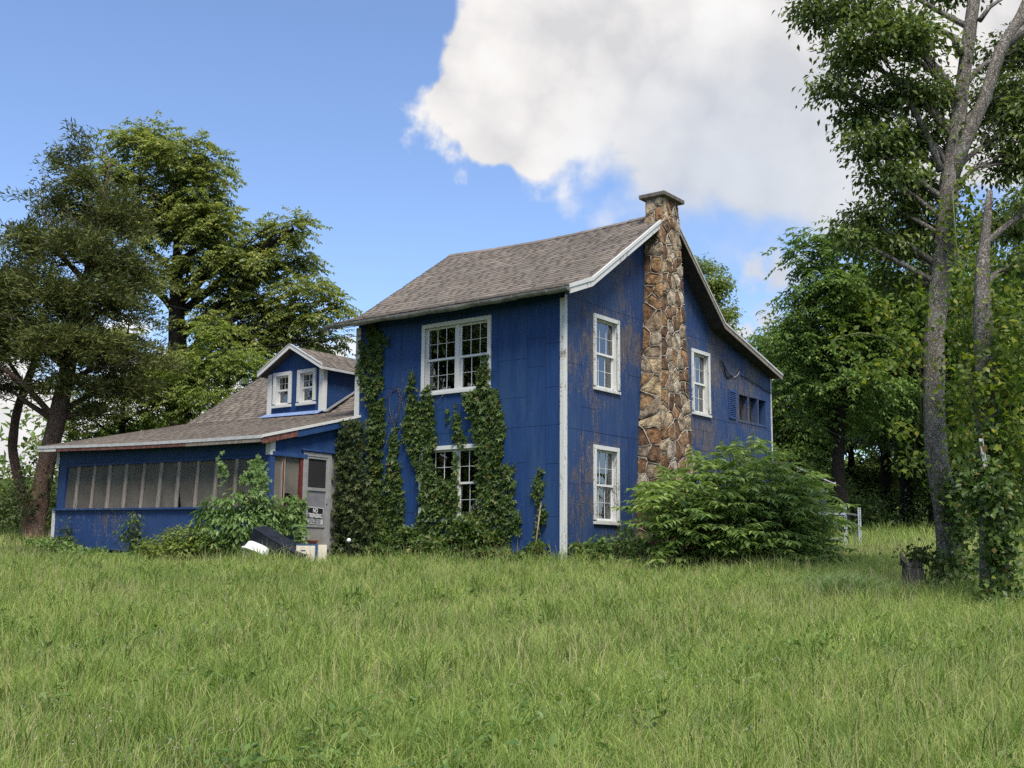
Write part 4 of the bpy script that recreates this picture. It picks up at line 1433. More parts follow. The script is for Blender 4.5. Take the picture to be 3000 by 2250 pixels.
# leaning slim cedar at the very edge
b1 = gpt(50, 33)
tree('cedar_tree', 'slim crooked cedar trunk leaning at the left edge of the yard', b1,
     [((.35, 0, -.3), .15), ((.1, 0, 1.0), .14), ((-.35, 0, 2.4), .13), ((-.3, 0, 3.6), .12), ((.15, .1, 5.2), .1), ((.35, .2, 8), .05)],
     lobes_px(b1, 33, [(60, 950, 110, 70, .4), (-20, 1030, 120, 70, .8), (120, 1010, 90, 60, 1), (10, 880, 110, 70, .6)]),
     'cedar_leaf', 'bark_brown', 'cedar', clumps=60, per=50, size=.17, crad=.5, seed=4, limb_r=.09, limbs_from=.5, up=.3)

# big walnut behind the wing
b2 = gpt(500, 41)
tree('walnut_tree', 'large walnut tree with spreading leafy crown behind the porch roof', b2,
     [((.1, 0, -.3), .5), ((.1, 0, 3), .42), ((-.1, 0, 6), .36), ((-.3, .1, 8.5), .24), ((-.4, .1, 10.5), .1), ((-.5, 0, 12.5), .015)],
     lobes_px(b2, 41, [(p[0], p[1], p[2], p[3], .6 * math.sin(i * 2.1)) for i, p in enumerate([(400,420,60,50),(475,400,50,40),(540,440,70,50),(600,500,70,60),(470,500,90,60),(340,520,80,60),(580,590,100,70),(440,610,120,70),(640,660,90,70),(530,690,110,60),(340,680,100,70),(690,760,70,60),(600,790,90,55),(800,700,55,55),(860,670,50,50),(850,770,65,55),(760,830,70,50),(890,850,65,45),(680,880,90,55),(790,920,90,50),(900,930,70,45),(970,900,45,45),(960,1000,45,40),(620,960,90,45),(730,1010,100,45),(850,1020,80,40),(400,830,80,50),(560,1070,110,50),(440,1110,110,50),(330,1000,80,45)])]),
     'walnut_leaf', 'bark_dark', 'pinnate', clumps=82, per=34, size=.19, crad=.5, seed=7, limb_r=.17, limbs_from=.4, flat=.5, up=.1, droopl=.45)

# younger pale green trees between
for (px, d, seed, lab, its) in ((640, 37, 21, 'young yellow green tree rising just behind the porch roof beside the dormer', [(640, 1060, 110, 70, 0), (560, 1120, 110, 60, -.3), (720, 1100, 90, 60, 0), (640, 980, 60, 50, 0), (820, 1080, 90, 60, .5), (480, 1180, 110, 60, .3), (650, 1180, 140, 70, 0), (880, 1130, 70, 50, 0)]),
                                (330, 38, 22, 'pale green sapling tree between the cedar and the porch roof', [(330, 1150, 110, 60, 0), (260, 1220, 110, 50, 0), (420, 1200, 110, 60, 0), (190, 1270, 80, 50, 0), (350, 1260, 120, 40, .3)])):
    b_ = gpt(px, d)
    tree('young_tree', lab, b_, [((0, 0, -.2), .14), ((.1, 0, 2.5), .11), ((0, .1, 5), .06), ((.1, 0, 7), .02)], lobes_px(b_, d, its),
         'lime_leaf', 'bark_dark', 'pinnate', clumps=60, per=32, size=.14, crad=.5, seed=seed, limb_r=.06, limbs_from=.2, flat=.5, up=.15)

# trees behind the house to the right
b4 = gpt(2130, 52)
tree('background_tree', 'yellow green treetop showing above the rear roof slope', b4,
     [((0, 0, -.3), .3), ((0, 0, 5), .18), ((0, 0, 9), .015)],
     lobes_px(b4, 52, [(2110, 850, 55, 60, 0), (2060, 780, 35, 40, 0), (2050, 860, 60, 60, 0), (2125, 920, 40, 40, 0), (2020, 960, 90, 80, 0), (2100, 1000, 60, 60, 0)]),
     'lime_leaf', 'bark_dark', 'simple', clumps=60, per=40, size=.17, crad=.5, seed=31, limb_r=.1)
b5 = gpt(2300, 48)
tree('background_tree', 'small tree crown peeking out beside the rear eave', b5,
     [((0, 0, -.3), .25), ((0, 0, 4), .18), ((.2, 0, 6.5), .015)],
     lobes_px(b5, 48, [(2230, 1020, 60, 55, 0), (2270, 1080, 70, 60, 0), (2340, 1110, 80, 70, -.5), (2300, 1200, 110, 90, 0), (2250, 1290, 100, 80, .5), (2380, 1260, 100, 80, 0), (2330, 1360, 110, 80, 0)]),
     'wood_leaf', 'bark_dark', 'simple', clumps=50, per=40, size=.17, crad=.55, seed=32, limb_r=.1)

# dark walnut standing right of the house
b6 = gpt(2480, 37)
tree('walnut_tree', 'dark walnut tree with forked trunk standing beyond the end of the house', b6,
     [((0, 0, -.3), .24), ((-.2, 0, 2), .2), ((0, 0, 4.5), .16), ((.3, 0, 6), .13), ((.2, 0, 8.2), .015)],
     lobes_px(b6, 37, [(2440, 720, 70, 55, 0), (2520, 700, 90, 60, .5), (2380, 760, 70, 60, 0), (2420, 840, 90, 70, -.5), (2560, 830, 110, 90, 0), (2460, 940, 110, 80, 0), (2370, 900, 60, 60, 0), (2400, 1020, 100, 70, 0), (2560, 990, 110, 80, .5),
                       (2400, 1130, 100, 60, .5), (2520, 1120, 120, 70, 0), (2420, 1230, 110, 60, 1), (2620, 1080, 100, 80, 1), (2640, 720, 90, 70, 1), (2690, 830, 110, 90, 1), (2640, 930, 100, 80, 1.2), (2720, 1000, 110, 80, 1), (2330, 1000, 60, 50, 0)]),
     'wood_leaf', 'bark_dark', 'pinnate', clumps=62, per=34, size=.19, crad=.6, seed=41, limb_r=.14, limbs_from=.25, flat=.5, up=.1)

# wood along the back
def backtree(seed, h, w):
    r2_ = np.random.default_rng(seed)
    its = []
    for k in range(10):
        a = r2_.random() * 6.28
        zz = h * (.22 + .72 * r2_.random())
        rr = w * (1.05 - abs(zz / h - .5)) * (.35 + .5 * r2_.random())
        its.append(((math.cos(a) * rr, math.sin(a) * rr, zz), (w * .5, w * .5, h * .13)))
    return its
proto_a = tree('woodland_tree', 'leafy woodland tree at the back of the field beside the steel rack', gpt(2600, 46), [((0, 0, -.3), .25), ((.1, 0, 4), .18), ((0, .2, 7.5), .015)], backtree(51, 10.5, 2.6),
               'wood_leaf', 'bark_dark', 'simple', clumps=34, per=40, size=.2, crad=.6, seed=51, limb_r=.09, limbs_from=.15, group='trees at the back of the field')
proto_b = tree('woodland_tree', 'darker woodland tree right behind the twin trunks', gpt(2870, 43), [((0, 0, -.3), .25), ((-.1, 0, 4), .18), ((.2, .2, 7), .015)], backtree(52, 9.5, 2.8),
               'dark_leaf', 'bark_dark', 'simple', clumps=26, per=40, size=.2, crad=.6, seed=52, limb_r=.09, limbs_from=.12, group='trees at the back of the field')
for (src, px, d, rz, s, sz, lab) in (
        (proto_a, 2660, 42, .2, 1.0, .95, 'leafy woodland tree filling the gap left of the tall grey trunk'),
        (proto_b, 2800, 40, 5.1, 1.0, 1.15, 'tall dark woodland tree close behind the tall grey trunk'),
        (proto_a, 2740, 52, 1.1, 1.0, 1.0, 'leafy woodland tree seen between the twin trunks'),
        (proto_b, 2960, 50, 2.0, 1.2, 1.25, 'dark woodland tree at the right edge behind the twin trunks'),
        (proto_a, 3090, 44, 3.0, 1.15, 1.15, 'leafy woodland tree at the right border of the field'),
        (proto_b, 2500, 50, 4.0, .85, .7, 'dark low woodland tree behind the steel rack'),
        (proto_a, 2370, 52, 5.0, 1.0, .95, 'leafy woodland tree just past the rear corner of the house'),
        (proto_b, 2660, 56, .6, 1.2, .9, 'dark woodland tree deep behind the gap in the field edge'),
        (proto_a, 2830, 62, 2.6, 1.3, 1.05, 'far woodland tree showing above the field edge'),
        (proto_b, 2240, 60, 2.2, 1.1, .8, 'dark woodland tree hidden behind the lean-to'),
        (proto_a, 420, 52, 1.9, 1.0, .45, 'leafy tree far behind the porch roof'),
        (proto_b, 760, 52, 1.4, 1.1, .6, 'dark leafy tree far behind the dormer')):
    copy_tree(src, gpt(px, d), rz, (s, s, sz), lab)
# trees left of the view that the front windows mirror
for (x, y, rz, s, lab) in ((-22, 20, .3, 1.6, 'leafy roadside tree mirrored in the front windows'), (-26, 14, 1.7, 1.75, 'second roadside tree mirrored in the front windows'), (-25, 27, 2.7, 1.7, 'third roadside tree mirrored in the front windows'),
                           (-24, 8, 4.0, 1.6, 'fourth roadside tree mirrored in the front windows')):
    copy_tree(proto_b, (x, y, float(ground_z(x, y))), rz, (s, s, s), lab, 'roadside trees')

# wooded slope behind, one mass of foliage
rng = np.random.default_rng(77)
n = 26000
hx = rng.uniform(-30, 75, n); hy = rng.uniform(62, 95, n)
bump = 4.5 + 2.2 * np.sin(hx * .35) * np.sin(hy * .3) + 1.2 * np.sin(hx * .9 + 2)
hz = ground_z(hx, hy) + bump * rng.random(n) ** .6
packs = [leaf_arrays(np.stack([hx, hy, hz], -1), rand_dirs(n) + [0, 0, -.3], rand_dirs(n) * .6 + [0, 0, 1], rng.uniform(.35, .7, n), rng.uniform(.2, .4, n))]
tag(link('distant_woods', leaf_mesh('distant_woods', packs), 'wood_leaf'), kind='stuff')
n = 16000
hx = rng.uniform(9, 30, n); hy = 41 + rng.uniform(-1.2, 5, n) + .8 * np.sin(hx)
hz = ground_z(hx, hy) + (1.5 + .8 * np.sin(hx * 1.3) + .5 * np.sin(hx * 2.9 + hy)) * rng.random(n) ** .7
packs = [leaf_arrays(np.stack([hx, hy, hz], -1), rand_dirs(n) + [0, 0, -.2], rand_dirs(n) * .6 + [0, 0, 1], rng.uniform(.12, .26, n), rng.uniform(.06, .14, n))]
hx = rng.uniform(-24, -12.6, n // 2); hy = 37.5 + rng.uniform(-1, 5, n // 2)
hz = ground_z(hx, hy) + (1.6 + .6 * np.sin(hx * 1.7)) * rng.random(n // 2) ** .7
packs += [leaf_arrays(np.stack([hx, hy, hz], -1), rand_dirs(n // 2) + [0, 0, -.2], rand_dirs(n // 2) * .6 + [0, 0, 1], rng.uniform(.12, .26, n // 2), rng.uniform(.06, .14, n // 2))]
tag(link('undergrowth', leaf_mesh('undergrowth', packs), 'dark_leaf'), kind='stuff')

# ------------------------------------------------------------------ twin trees in the right foreground
bR1 = gpt(2790, 18.1)
def rel(px, py, d, b):
    return tuple(at(px, py, d) - b)
tR1 = tree('hackberry_tree', 'tall grey barked tree forking high up, nearest the house end', bR1,
     [((.0, 0, -.3), .24), (rel(2780, 1560, 18.1, bR1), .19), (rel(2738, 1300, 18.1, bR1), .17), (rel(2735, 1000, 18.1, bR1), .165), (rel(2762, 760, 18.1, bR1), .165), (rel(2785, 500, 18.1, bR1), .15), (rel(2820, 250, 18.1, bR1), .115), (rel(2856, -20, 18.1, bR1), .1), (rel(2880, -300, 18.1, bR1), .04)],
     lobes_px(bR1, 18.1, [(2480, 40, 130, 70, 0), (2390, 30, 60, 45, .3), (2600, 130, 170, 90, -.3), (2480, 180, 110, 60, 0), (2640, 280, 150, 80, 0), (2540, 340, 80, 50, .2), (2560, 430, 120, 60, 0), (2680, 420, 110, 80, .6),
                          (2590, 520, 110, 55, 0), (2690, 680, 90, 70, .8), (2640, 830, 80, 60, .7), (2540, 640, 90, 50, .2), (2610, 730, 90, 50, .5), (2500, 700, 50, 35, .2), (2450, 260, 70, 50, 0), (2700, 560, 90, 60, .8), (2620, 620, 90, 45, .4), (2560, -120, 200, 110, 0), (2800, -100, 200, 120, 1), (2920, 300, 120, 100, .8), (2960, 480, 110, 100, .6), (2930, 650, 110, 90, .8), (3060, 350, 130, 150, .5), (3000, 150, 110, 90, 1)]),
     'dark_leaf', 'bark_grey', 'simple', clumps=270, per=22, size=.11, crad=.33, seed=61, limb_r=.055, limbs_from=.42, flat=.6, leafw=.5)
mb = MB()
pts = np.array([rel(2775, 560, 18.1, bR1), rel(2820, 430, 18.0, bR1), rel(2885, 290, 17.9, bR1), rel(2930, 150, 17.8, bR1), rel(2995, 40, 17.8, bR1), rel(3060, -120, 17.8, bR1)])
mb.tube(pts, [.12, .115, .105, .1, .09, .07], 10, .08)
pts = np.array([rel(2935, 140, 17.8, bR1), rel(2970, 110, 17.8, bR1), rel(3060, 40, 17.8, bR1)])
mb.tube(pts, [.09, .08, .06], 8, .08)
mb.tube(np.array([rel(2870, 60, 18, bR1), rel(2900, 20, 18, bR1), rel(2960, -20, 18, bR1)]), [.05, .035, .02], 7, .08)
mb.tube(np.array([rel(2815, 160, 18, bR1), rel(2795, 110, 18, bR1), rel(2760, 90, 18, bR1), rel(2710, 92, 18, bR1)]), [.07, .06, .045, .02], 7, .08)
mb.tube(np.array([rel(2755, 500, 18, bR1), rel(2735, 440, 18, bR1), rel(2710, 380, 18, bR1), rel(2640, 260, 18, bR1), rel(2560, 180, 18, bR1), rel(2400, 60, 18.1, bR1)]), [.07, .06, .055, .04, .03, .01], 7, .08)
mb.build('limb', 'bark_grey', tR1, smooth=True)
bR2 = gpt(2905, 15.3)
tR2 = tree('hackberry_tree', 'ivy clad second trunk, nearer of the twin trees at the right', bR2,
     [((.0, 0, -.3), .18), (rel(2905, 1500, 15.3, bR2), .165), (rel(2895, 1200, 15.4, bR2), .15), (rel(2880, 950, 15.5, bR2), .13), (rel(2878, 780, 15.5, bR2), .09), (rel(2900, 560, 15.5, bR2), .04)],
     lobes_px(bR2, 15.5, [(2960, 780, 90, 70, .4), (3040, 620, 110, 90, .2)]),
     'dark_leaf', 'bark_grey', 'simple', clumps=200, per=20, size=.1, crad=.33, seed=62, limb_r=.06, limbs_from=.6, flat=.6)

def vine_cloud(name, label, boxes, mat, size, k=1, cat='vine', stemmat='stem_green', stems=(), seed=1, palm=False, group=None, base=None, mult=1.0):
    """boxes: (px, py, rx, ry, depth, count): leaves scattered round these places"""
    global rng
    rng = np.random.default_rng(seed)
    if base is None:
        base = at(boxes[0][0], boxes[0][1], boxes[0][4])
        base[2] = float(ground_z(base[0], base[1]))
    root = empty(name, base)
    tag(root, label, cat, group)
    packs = []
    for (px, py, rx, ry, d, n) in boxes:
        n = int(n * mult)
        c = at(px, py, d)
        kx = d / F
        uu = rng.normal(0, .5, (n, 3)) * [rx * kx, min(rx * kx, .5), ry * kx]
        P = c + uu - base
        if palm:
            packs += palmate(P, rand_dirs(n) * .5 + [0, -1, .3], size * rng.uniform(.7, 1.2, n))
        else:
            sz = size * rng.uniform(.6, 1.3, n)
            packs.append(leaf_arrays(P, rand_dirs(n) * .8 + [0, 0, -.5], rand_dirs(n) * .7 + [0, -.5, .8], sz, sz * .72, .12))
    link('leaves', leaf_mesh('leaves', packs), mat, root)
    if stems:
        mb = MB()
        for (chain, d, r_) in stems:
            mb.tube(np.array([at(px, py, d) - base for px, py in chain]), r_, 5)
        mb.build('stem', stemmat, root, smooth=True)
    return root
vine_cloud('grape_vine', 'yellow green vine draping between the twin trunks', [(2830, 560, 40, 120, 17.6, 90), (2850, 700, 70, 90, 17.6, 120), (2870, 850, 90, 120, 16.5, 260), (2830, 1000, 70, 110, 17.2, 240), (2900, 1130, 110, 120, 15.2, 420),
            (2960, 1000, 70, 200, 15, 300), (2820, 1180, 70, 90, 17, 200), (2850, 1300, 70, 60, 16.5, 180), (2960, 1300, 80, 100, 15, 220), (2780, 650, 50, 80, 17.7, 60)], 'yellow_vine_leaf', .095, seed=71, mult=1.8,
           stems=[([(2870, 1480), (2850, 1300), (2830, 1000), (2800, 700), (2790, 560)], 17.0, .012), ([(2990, 1400), (2960, 1200), (2930, 980), (2910, 850)], 15.0, .01)])
vine_cloud('grape_vine', 'thin yellow leaved vine twigs hanging left of the grey trunk', [(2600, 920, 60, 50, 17.6, 60), (2480, 990, 50, 40, 17.8, 28), (2560, 1080, 80, 40, 17.5, 55), (2660, 1020, 60, 90, 17.6, 110), (2640, 1260, 50, 40, 17.3, 40), (2670, 1350, 50, 50, 17.3, 36), (2690, 870, 50, 60, 17.6, 60), (2560, 880, 40, 40, 17.6, 24)], 'yellow_vine_leaf', .1, seed=72, mult=1.7,
           stems=[([(2700, 1230), (2690, 1100), (2660, 1030), (2600, 990), (2520, 975), (2450, 990)], 17.6, .012), ([(2710, 1150), (2680, 1020), (2620, 940), (2590, 900)], 17.6, .01), ([(2720, 1400), (2680, 1330), (2640, 1270)], 17.3, .008)], base=gpt(2740, 17.5))
vine_cloud('ivy', 'dark ivy climbing the lower half of the grey trunk', [(2790, 1450, 40, 70, 17.75, 420), (2810, 1540, 40, 60, 17.7, 380), (2800, 1660, 70, 60, 17.6, 700), (2780, 1730, 90, 50, 17.4, 800)], 'vine_leaf', .085, seed=73)
vine_cloud('ivy', 'dark ivy wrapping the nearer of the twin trunks', [(2900, 1440, 90, 60, 14.9, 700), (2880, 1380, 70, 50, 15, 420), (2930, 1600, 50, 110, 14.95, 900), (2960, 1480, 60, 60, 15.2, 420), (2900, 1290, 50, 60, 15.1, 260), (2925, 1740, 60, 50, 14.9, 420)], 'vine_leaf', .085, seed=74)

# stump with ivy
bs = gpt(2678, 17.6)
st = empty('tree_stump', bs)
tag(st, 'rotten grey tree stump beside the tall forked tree', 'stump')
mb = MB()
nn = 14
for (z, r_) in ((-.1, .24), (.05, .19), (.3, .15), (.5, .14), (.58, .15)):
    for j in range(nn):
        a = 2 * math.pi * j / nn
        rr = r_ * (1 + .22 * math.sin(3 * a + z * 4) + random.uniform(-.12, .12))
        zz = z + (random.uniform(-.22, .12) if z > .55 else 0)
        mb.v.append((rr * math.cos(a) - z * .12, rr * math.sin(a), zz))
mb.v.append((-.06, 0, .42))
for i in range(4):
    for j in range(nn):
        a, b = i * nn + j, i * nn + (j + 1) % nn
        mb.f.append((a, b, b + nn, a + nn))
for j in range(nn):
    mb.f.append((4 * nn + j, 4 * nn + (j + 1) % nn, 5 * nn))
mb.build('stump_wood', 'twig_grey', st)
rng = np.random.default_rng(5)
n = 260
P = rng.normal(0, .16, (n, 3)) * [1, 1, .5] + [.1, 0, .6]
link('moss_ivy', leaf_mesh('moss_ivy', [leaf_arrays(P, rand_dirs(n), rand_dirs(n) + [0, 0, 1], rng.uniform(.05, .09, n), rng.uniform(.04, .07, n))]), 'dark_vine_leaf', st)

# ------------------------------------------------------------------ creepers on the front wall
def onA(px, py, x=0.0):
    r = ray(px, py)
    n_ = np.array([ch_, sh_, 0])
    t_ = ((HC - np.array([0, 0, EYE])) @ n_ + x) / (r @ n_)
    return w2h(r * t_ + np.array([0, 0, EYE]))
def z2(x, y):
    return 950 + .5125 * x, 850 + .5125 * y
def inside(poly, pts):
    x, y = pts[:, 0], pts[:, 1]
    c = np.zeros(len(pts), bool)
    for i in range(len(poly)):
        (x1, y1), (x2, y2) = poly[i], poly[i - 1]
        c ^= ((y1 > y) != (y2 > y)) & (x < (x2 - x1) * (y - y1) / (y2 - y1 + 1e-9) + x1)
    return c
def creeper(name, label, polys, n_m2, size, mat, seed, thick=.1, stems=(), plane=0.0, group='creepers on the front wall'):
    global rng
    rng = np.random.default_rng(seed)
    packs = []
    allp = []
    for poly in polys:
        H_ = np.array([onA(*z2(*p), plane)[1:] for p in poly])
        lo, hi = H_.min(0), H_.max(0)
        area = (hi - lo).prod()
        pts = rng.uniform(lo, hi, (int(area * n_m2 * 1.5), 2))
        # ragged edge
        jit = pts + (pts - H_.mean(0)) * [.09, 0] + rng.normal(0, .03, pts.shape)
        # uneven density
        dn = np.sin(pts[:, 0] * 9 + seed) * np.sin(pts[:, 1] * 6.3) + np.sin(pts[:, 0] * 21 + pts[:, 1] * 17)
        pts = pts[inside(H_, jit) & (rng.random(len(pts)) < .72 + .22 * dn)]
        n = len(pts)
        o = .025 + thick * (.55 if thick < .3 else 1) * rng.random(n) ** 1.3
        P = np.stack([plane - o, pts[:, 0], pts[:, 1]], -1)
        allp.append(P)
        Nn = np.tile([-1.0, 0, .35], (n, 1)) + rng.normal(0, .42, (n, 3))
        packs += palmate(P, Nn, .88 * size * rng.uniform(.5, 1.3, n))
    A_ = np.concatenate(allp)
    b_ = np.array([plane - .05, A_[:, 1].mean(), -.1])
    root = empty(name, h2w(b_), HYAW)
    tag(root, label, 'creeper', group)
    packs = [(V - b_, T) for V, T in packs]
    link('leaves', leaf_mesh('leaves', packs), mat, root)
    mb = MB()
    for chain in stems:
        mb.tube([np.array(onA(*z2(*p), plane)) + [-.03, 0, 0] - b_ for p in chain], np.linspace(.014, .005, len(chain)), 5)
    if stems:
        mb.build('stem', 'twig_grey', root, smooth=True)
    return root
creeper('creeper', 'dense creeper covering the far corner of the front wall up to the eave', [[(250, 210), (310, 195), (345, 260), (400, 285), (395, 305), (345, 320), (350, 640), (330, 700), (250, 660), (205, 520), (180, 420), (200, 280), (250, 330)],
        [(255, 660), (352, 640), (350, 1050), (345, 1520), (270, 1520), (275, 1000), (255, 760)]], 520, .1, 'vine_leaf', 101, .13,
        stems=[[(310, 1500), (300, 1100), (310, 800), (290, 500), (300, 230)]])
creeper('creeper', 'dark withered creeper heap between the storm door and the front wall', [[(10, 800), (60, 770), (250, 740), (285, 800), (290, 1100), (330, 1250), (350, 1520), (20, 1520), (35, 1300), (90, 1160), (60, 980), (20, 900)]], 620, .1, 'dark_vine_leaf', 102, .35, plane=-.35)
creeper('creeper', 'narrow pointed creeper column second from the far corner', [[(415, 780), (435, 850), (440, 1000), (470, 1180), (475, 1520), (330, 1520), (350, 1200), (365, 1030), (385, 850)]], 620, .095, 'vine_leaf', 103, .12,
        stems=[[(400, 1500), (410, 1100), (412, 800), (380, 700), (375, 620), (400, 560)], [(412, 800), (440, 650), (430, 560), (390, 590)]])
creeper('creeper', 'tall creeper column climbing to the lower corner of the upper window', [[(500, 470), (520, 520), (525, 640), (570, 640), (580, 560), (600, 545), (625, 600), (640, 780), (660, 880), (620, 930), (640, 1040), (720, 1090), (780, 1130), (800, 1240), (760, 1330), (700, 1330), (690, 1520), (545, 1520), (540, 1250), (560, 1100), (510, 980), (460, 880), (450, 760), (480, 700), (475, 560)]], 600, .1, 'vine_leaf', 104, .14,
        stems=[[(580, 1500), (560, 1000), (520, 700), (500, 500)]])
creeper('creeper', 'short creeper sprig hanging over the head of the lower window', [[(750, 650), (775, 690), (790, 800), (845, 870), (820, 900), (740, 880), (735, 780), (745, 700)], [(705, 680), (725, 720), (725, 760), (700, 750)], [(745, 930), (775, 930), (775, 1130), (740, 1130)]], 480, .09, 'vine_leaf', 105, .1,
        stems=[[(800, 900), (760, 780), (757, 660)]])
creeper('creeper', 'broad creeper sheet right of the lower window reaching the upper sash', [[(925, 370), (950, 380), (965, 480), (945, 560), (1010, 570), (1020, 680), (1060, 750), (1040, 800), (1030, 1000), (1010, 1280), (960, 1380), (900, 1520), (690, 1520), (700, 1330), (800, 1280), (880, 1240), (880, 900), (850, 820), (830, 680), (790, 640), (820, 590), (890, 560), (880, 470), (910, 430)]], 600, .105, 'vine_leaf', 106, .16,
        stems=[[(900, 1500), (930, 1000), (920, 600), (930, 400)]])
creeper('creeper', 'stepped creeper clump ending low on the bare blue wall', [[(1035, 980), (1090, 1020), (1100, 1120), (1095, 1230), (1140, 1300), (1130, 1390), (1080, 1380), (1060, 1330), (1090, 1520), (980, 1520), (1000, 1300), (1010, 1100)]], 520, .1, 'vine_leaf', 107, .13, stems=[[(1040, 1500), (1050, 1200), (1045, 1000)]])
creeper('creeper', 'thin solitary creeper strand beside the leaning shovel', [[(1240, 1000), (1250, 1060), (1265, 1130), (1250, 1200), (1290, 1270), (1270, 1340), (1235, 1350), (1240, 1520), (1170, 1520), (1195, 1440), (1220, 1300), (1225, 1220), (1200, 1150), (1215, 1050)]], 420, .095, 'vine_leaf', 108, .1, stems=[[(1225, 1500), (1240, 1250), (1235, 1010)]])
rng = np.random.default_rng(55)
rn = empty('bare_vine_runner', h2w((-.03, 4.6, 2.6)), HYAW)
tag(rn, 'bare dead vine runners looping on the blue wall left of the upper window', 'vine')
b_ = np.array([0, 4.6, 2.6])
for chain in ([(455, 760), (465, 690), (450, 620), (430, 570), (400, 555), (375, 590), (370, 640)], [(420, 770), (400, 700), (430, 640), (460, 600), (440, 560)], [(395, 760), (380, 720), (360, 820), (350, 900)], [(640, 660), (660, 640), (690, 600)]):
    MB().tube([np.array(onA(*z2(*p))) + [-.028, 0, 0] - b_ for p in chain], .006, 5).build('runner', 'twig_grey', rn, smooth=True)
# foliage at the foot of the wall
def ground_weeds(name, label, pts_h, n, size, h, mat, seed, cat='weeds'):
    global rng
    rng = np.random.default_rng(seed)
    (b0_, b1_, a0_, a1_) = pts_h
    P = np.stack([rng.uniform(b0_, b1_, n), rng.uniform(a0_, a1_, n), np.zeros(n)], -1)
    Wp = h2w(P)
    gz = ground_z(Wp[:, 0], Wp[:, 1])
    top = h * (.55 + .45 * np.sin(P[:, 1] * 3.1 + seed) * np.sin(P[:, 1] * 1.3 + 1))
    Wp[:, 2] = gz + top * rng.random(n) ** .8
    base = Wp.mean(0); base[2] = gz.mean()
    sz = size * rng.uniform(.6, 1.4, n)
    o = link(name, leaf_mesh(name, [leaf_arrays(Wp - base, rand_dirs(n) + [0, 0, -.1], rand_dirs(n) * .7 + [0, -.3, 1], sz, sz * .5, .15)]), mat, None, tuple(base))
    tag(o, label, cat, kind='stuff')
ground_weeds('wall_weeds', None, (-.75, -.05, .3, 5.6), 6500, .11, .55, 'vine_leaf', 121, None)
ground_weeds('vine_skirt', None, (-.5, -.05, 1.5, 5.5), 8500, .1, 1.15, 'vine_leaf', 124, None)
ground_weeds('gable_weeds', None, (.0, 2.6, -.9, -.05), 2400, .11, .5, 'vine_leaf', 122, None)
ground_weeds('porch_weeds', None, (-3.5, -2.72, 5.9, 13.6), 2600, .1, .28, 'droop_leaf', 123, None)

# ------------------------------------------------------------------ shrubs
def shrub_pinnate(name, label, base, stems, mat, size, pairs, seed, leaves=14, rl=.6, cat='shrub'):
    """stems: tip offsets from the base; pinnate leaves along the upper part of each"""
    global rng
    rng = np.random.default_rng(seed)
    root = empty(name, base)
    tag(root, label, cat)
    mb = MB()
    Ps, Ds, Ls = [], [], []
    for tip in stems:
        tip = np.array(tip, float)
        s0 = tip * [.3, .3, 0] + rng.normal(0, .12, 3) * [1, 1, 0]
        pts = curve_pts(s0, tip, 8, .0, .05)
        pts[:, 2] += np.sin(np.linspace(0, 1, 8) * np.pi) * .12 * tip[2]
        mb.tube(pts, np.linspace(.022, .006, 8), 5)
        for k in range(leaves):
            f = .25 + .75 * (k + .5) / leaves
            p = np.array([np.interp(f * 7, range(8), pts[:, i]) for i in range(3)])
            a = k * 2.4 + rng.random()
            d = np.array([math.cos(a), math.sin(a), .25 + .5 * f * rng.random()])
            d[:2] += unit(tip[:2] + 1e-3) * .4
            Ps.append(p); Ds.append(d); Ls.append(rl * rng.uniform(.65, 1.15))
    link('foliage', leaf_mesh('foliage', pinnate(np.array(Ps), np.array(Ds), np.array(Ls), pairs, size, size * .36, .32)), mat, root)
    mb.build('stem', 'stem_green', root, smooth=True)
    return root
# the big thicket against the gable wall
bb = gpt(2150, 22.6)
stems = []
rng = np.random.default_rng(9)
prof_x = [(1840, 1440), (1860, 1400), (1890, 1375), (1950, 1345), (2020, 1300), (2080, 1270), (2150, 1265), (2220, 1275), (2290, 1310), (2330, 1350), (2400, 1400), (2450, 1450), (2490, 1530)]
for k in range(165):
    px = rng.uniform(1875, 2455)
    topy = np.interp(px, [p[0] for p in prof_x], [p[1] for p in prof_x])
    d = rng.uniform(21.0, 24.6) + max(0, (px - 2150) / 300) * 1.6
    py = topy + (1690 - topy) * rng.random() ** 1.5 * .85 + 12 + (24.4 - d) * 12
    stems.append(at(px, min(py, 1640), d) - bb)
shrub_pinnate('sumac_thicket', 'large leafy thicket of feathery saplings against the chimney wall', bb, stems, 'sumac_leaf', .2, 6, 91, 9, .62)
# pale shrub with hanging leaves in front of the porch corner
def shrub_broad(name, label, base, blobs_, mat, size, n_m3, seed, hang=.8, leafw=.45, cat='shrub'):
    global rng
    rng = np.random.default_rng(seed)
    root = empty(name, base)
    tag(root, label, cat)
    packs = []
    mb = MB()
    for (c, r_) in blobs_:
        c, r_ = np.array(c), np.array(r_)
        n = int(n_m3 * r_[0] * r_[2])
        u = rand_dirs(n)
        P = c + u * r_ * (.35 + .65 * rng.random((n, 1)) ** .5)
        P = P + rng.normal(0, .03, P.shape)
        D = unit(u * [1, 1, .4] + rand_dirs(n) * .5 + [0, 0, -hang])
        sz = size * rng.uniform(.55, 1.3, n)
        packs.append(leaf_arrays(P, D, u + [0, 0, .8] + rng.normal(0, .3, (n, 3)), sz, sz * leafw, .12))
        for k in range(6):
            mb.tube(curve_pts((c[0] * .2, c[1] * .2, 0), c + rand_dirs(1)[0] * r_ * .8, 6, .05, .06), np.linspace(.014, .004, 6), 4)
    link('foliage', leaf_mesh('foliage', packs), mat, root)
    mb.build('stem', 'stem_green', root, smooth=True)
    return root
bp = gpt(730, 24.2)
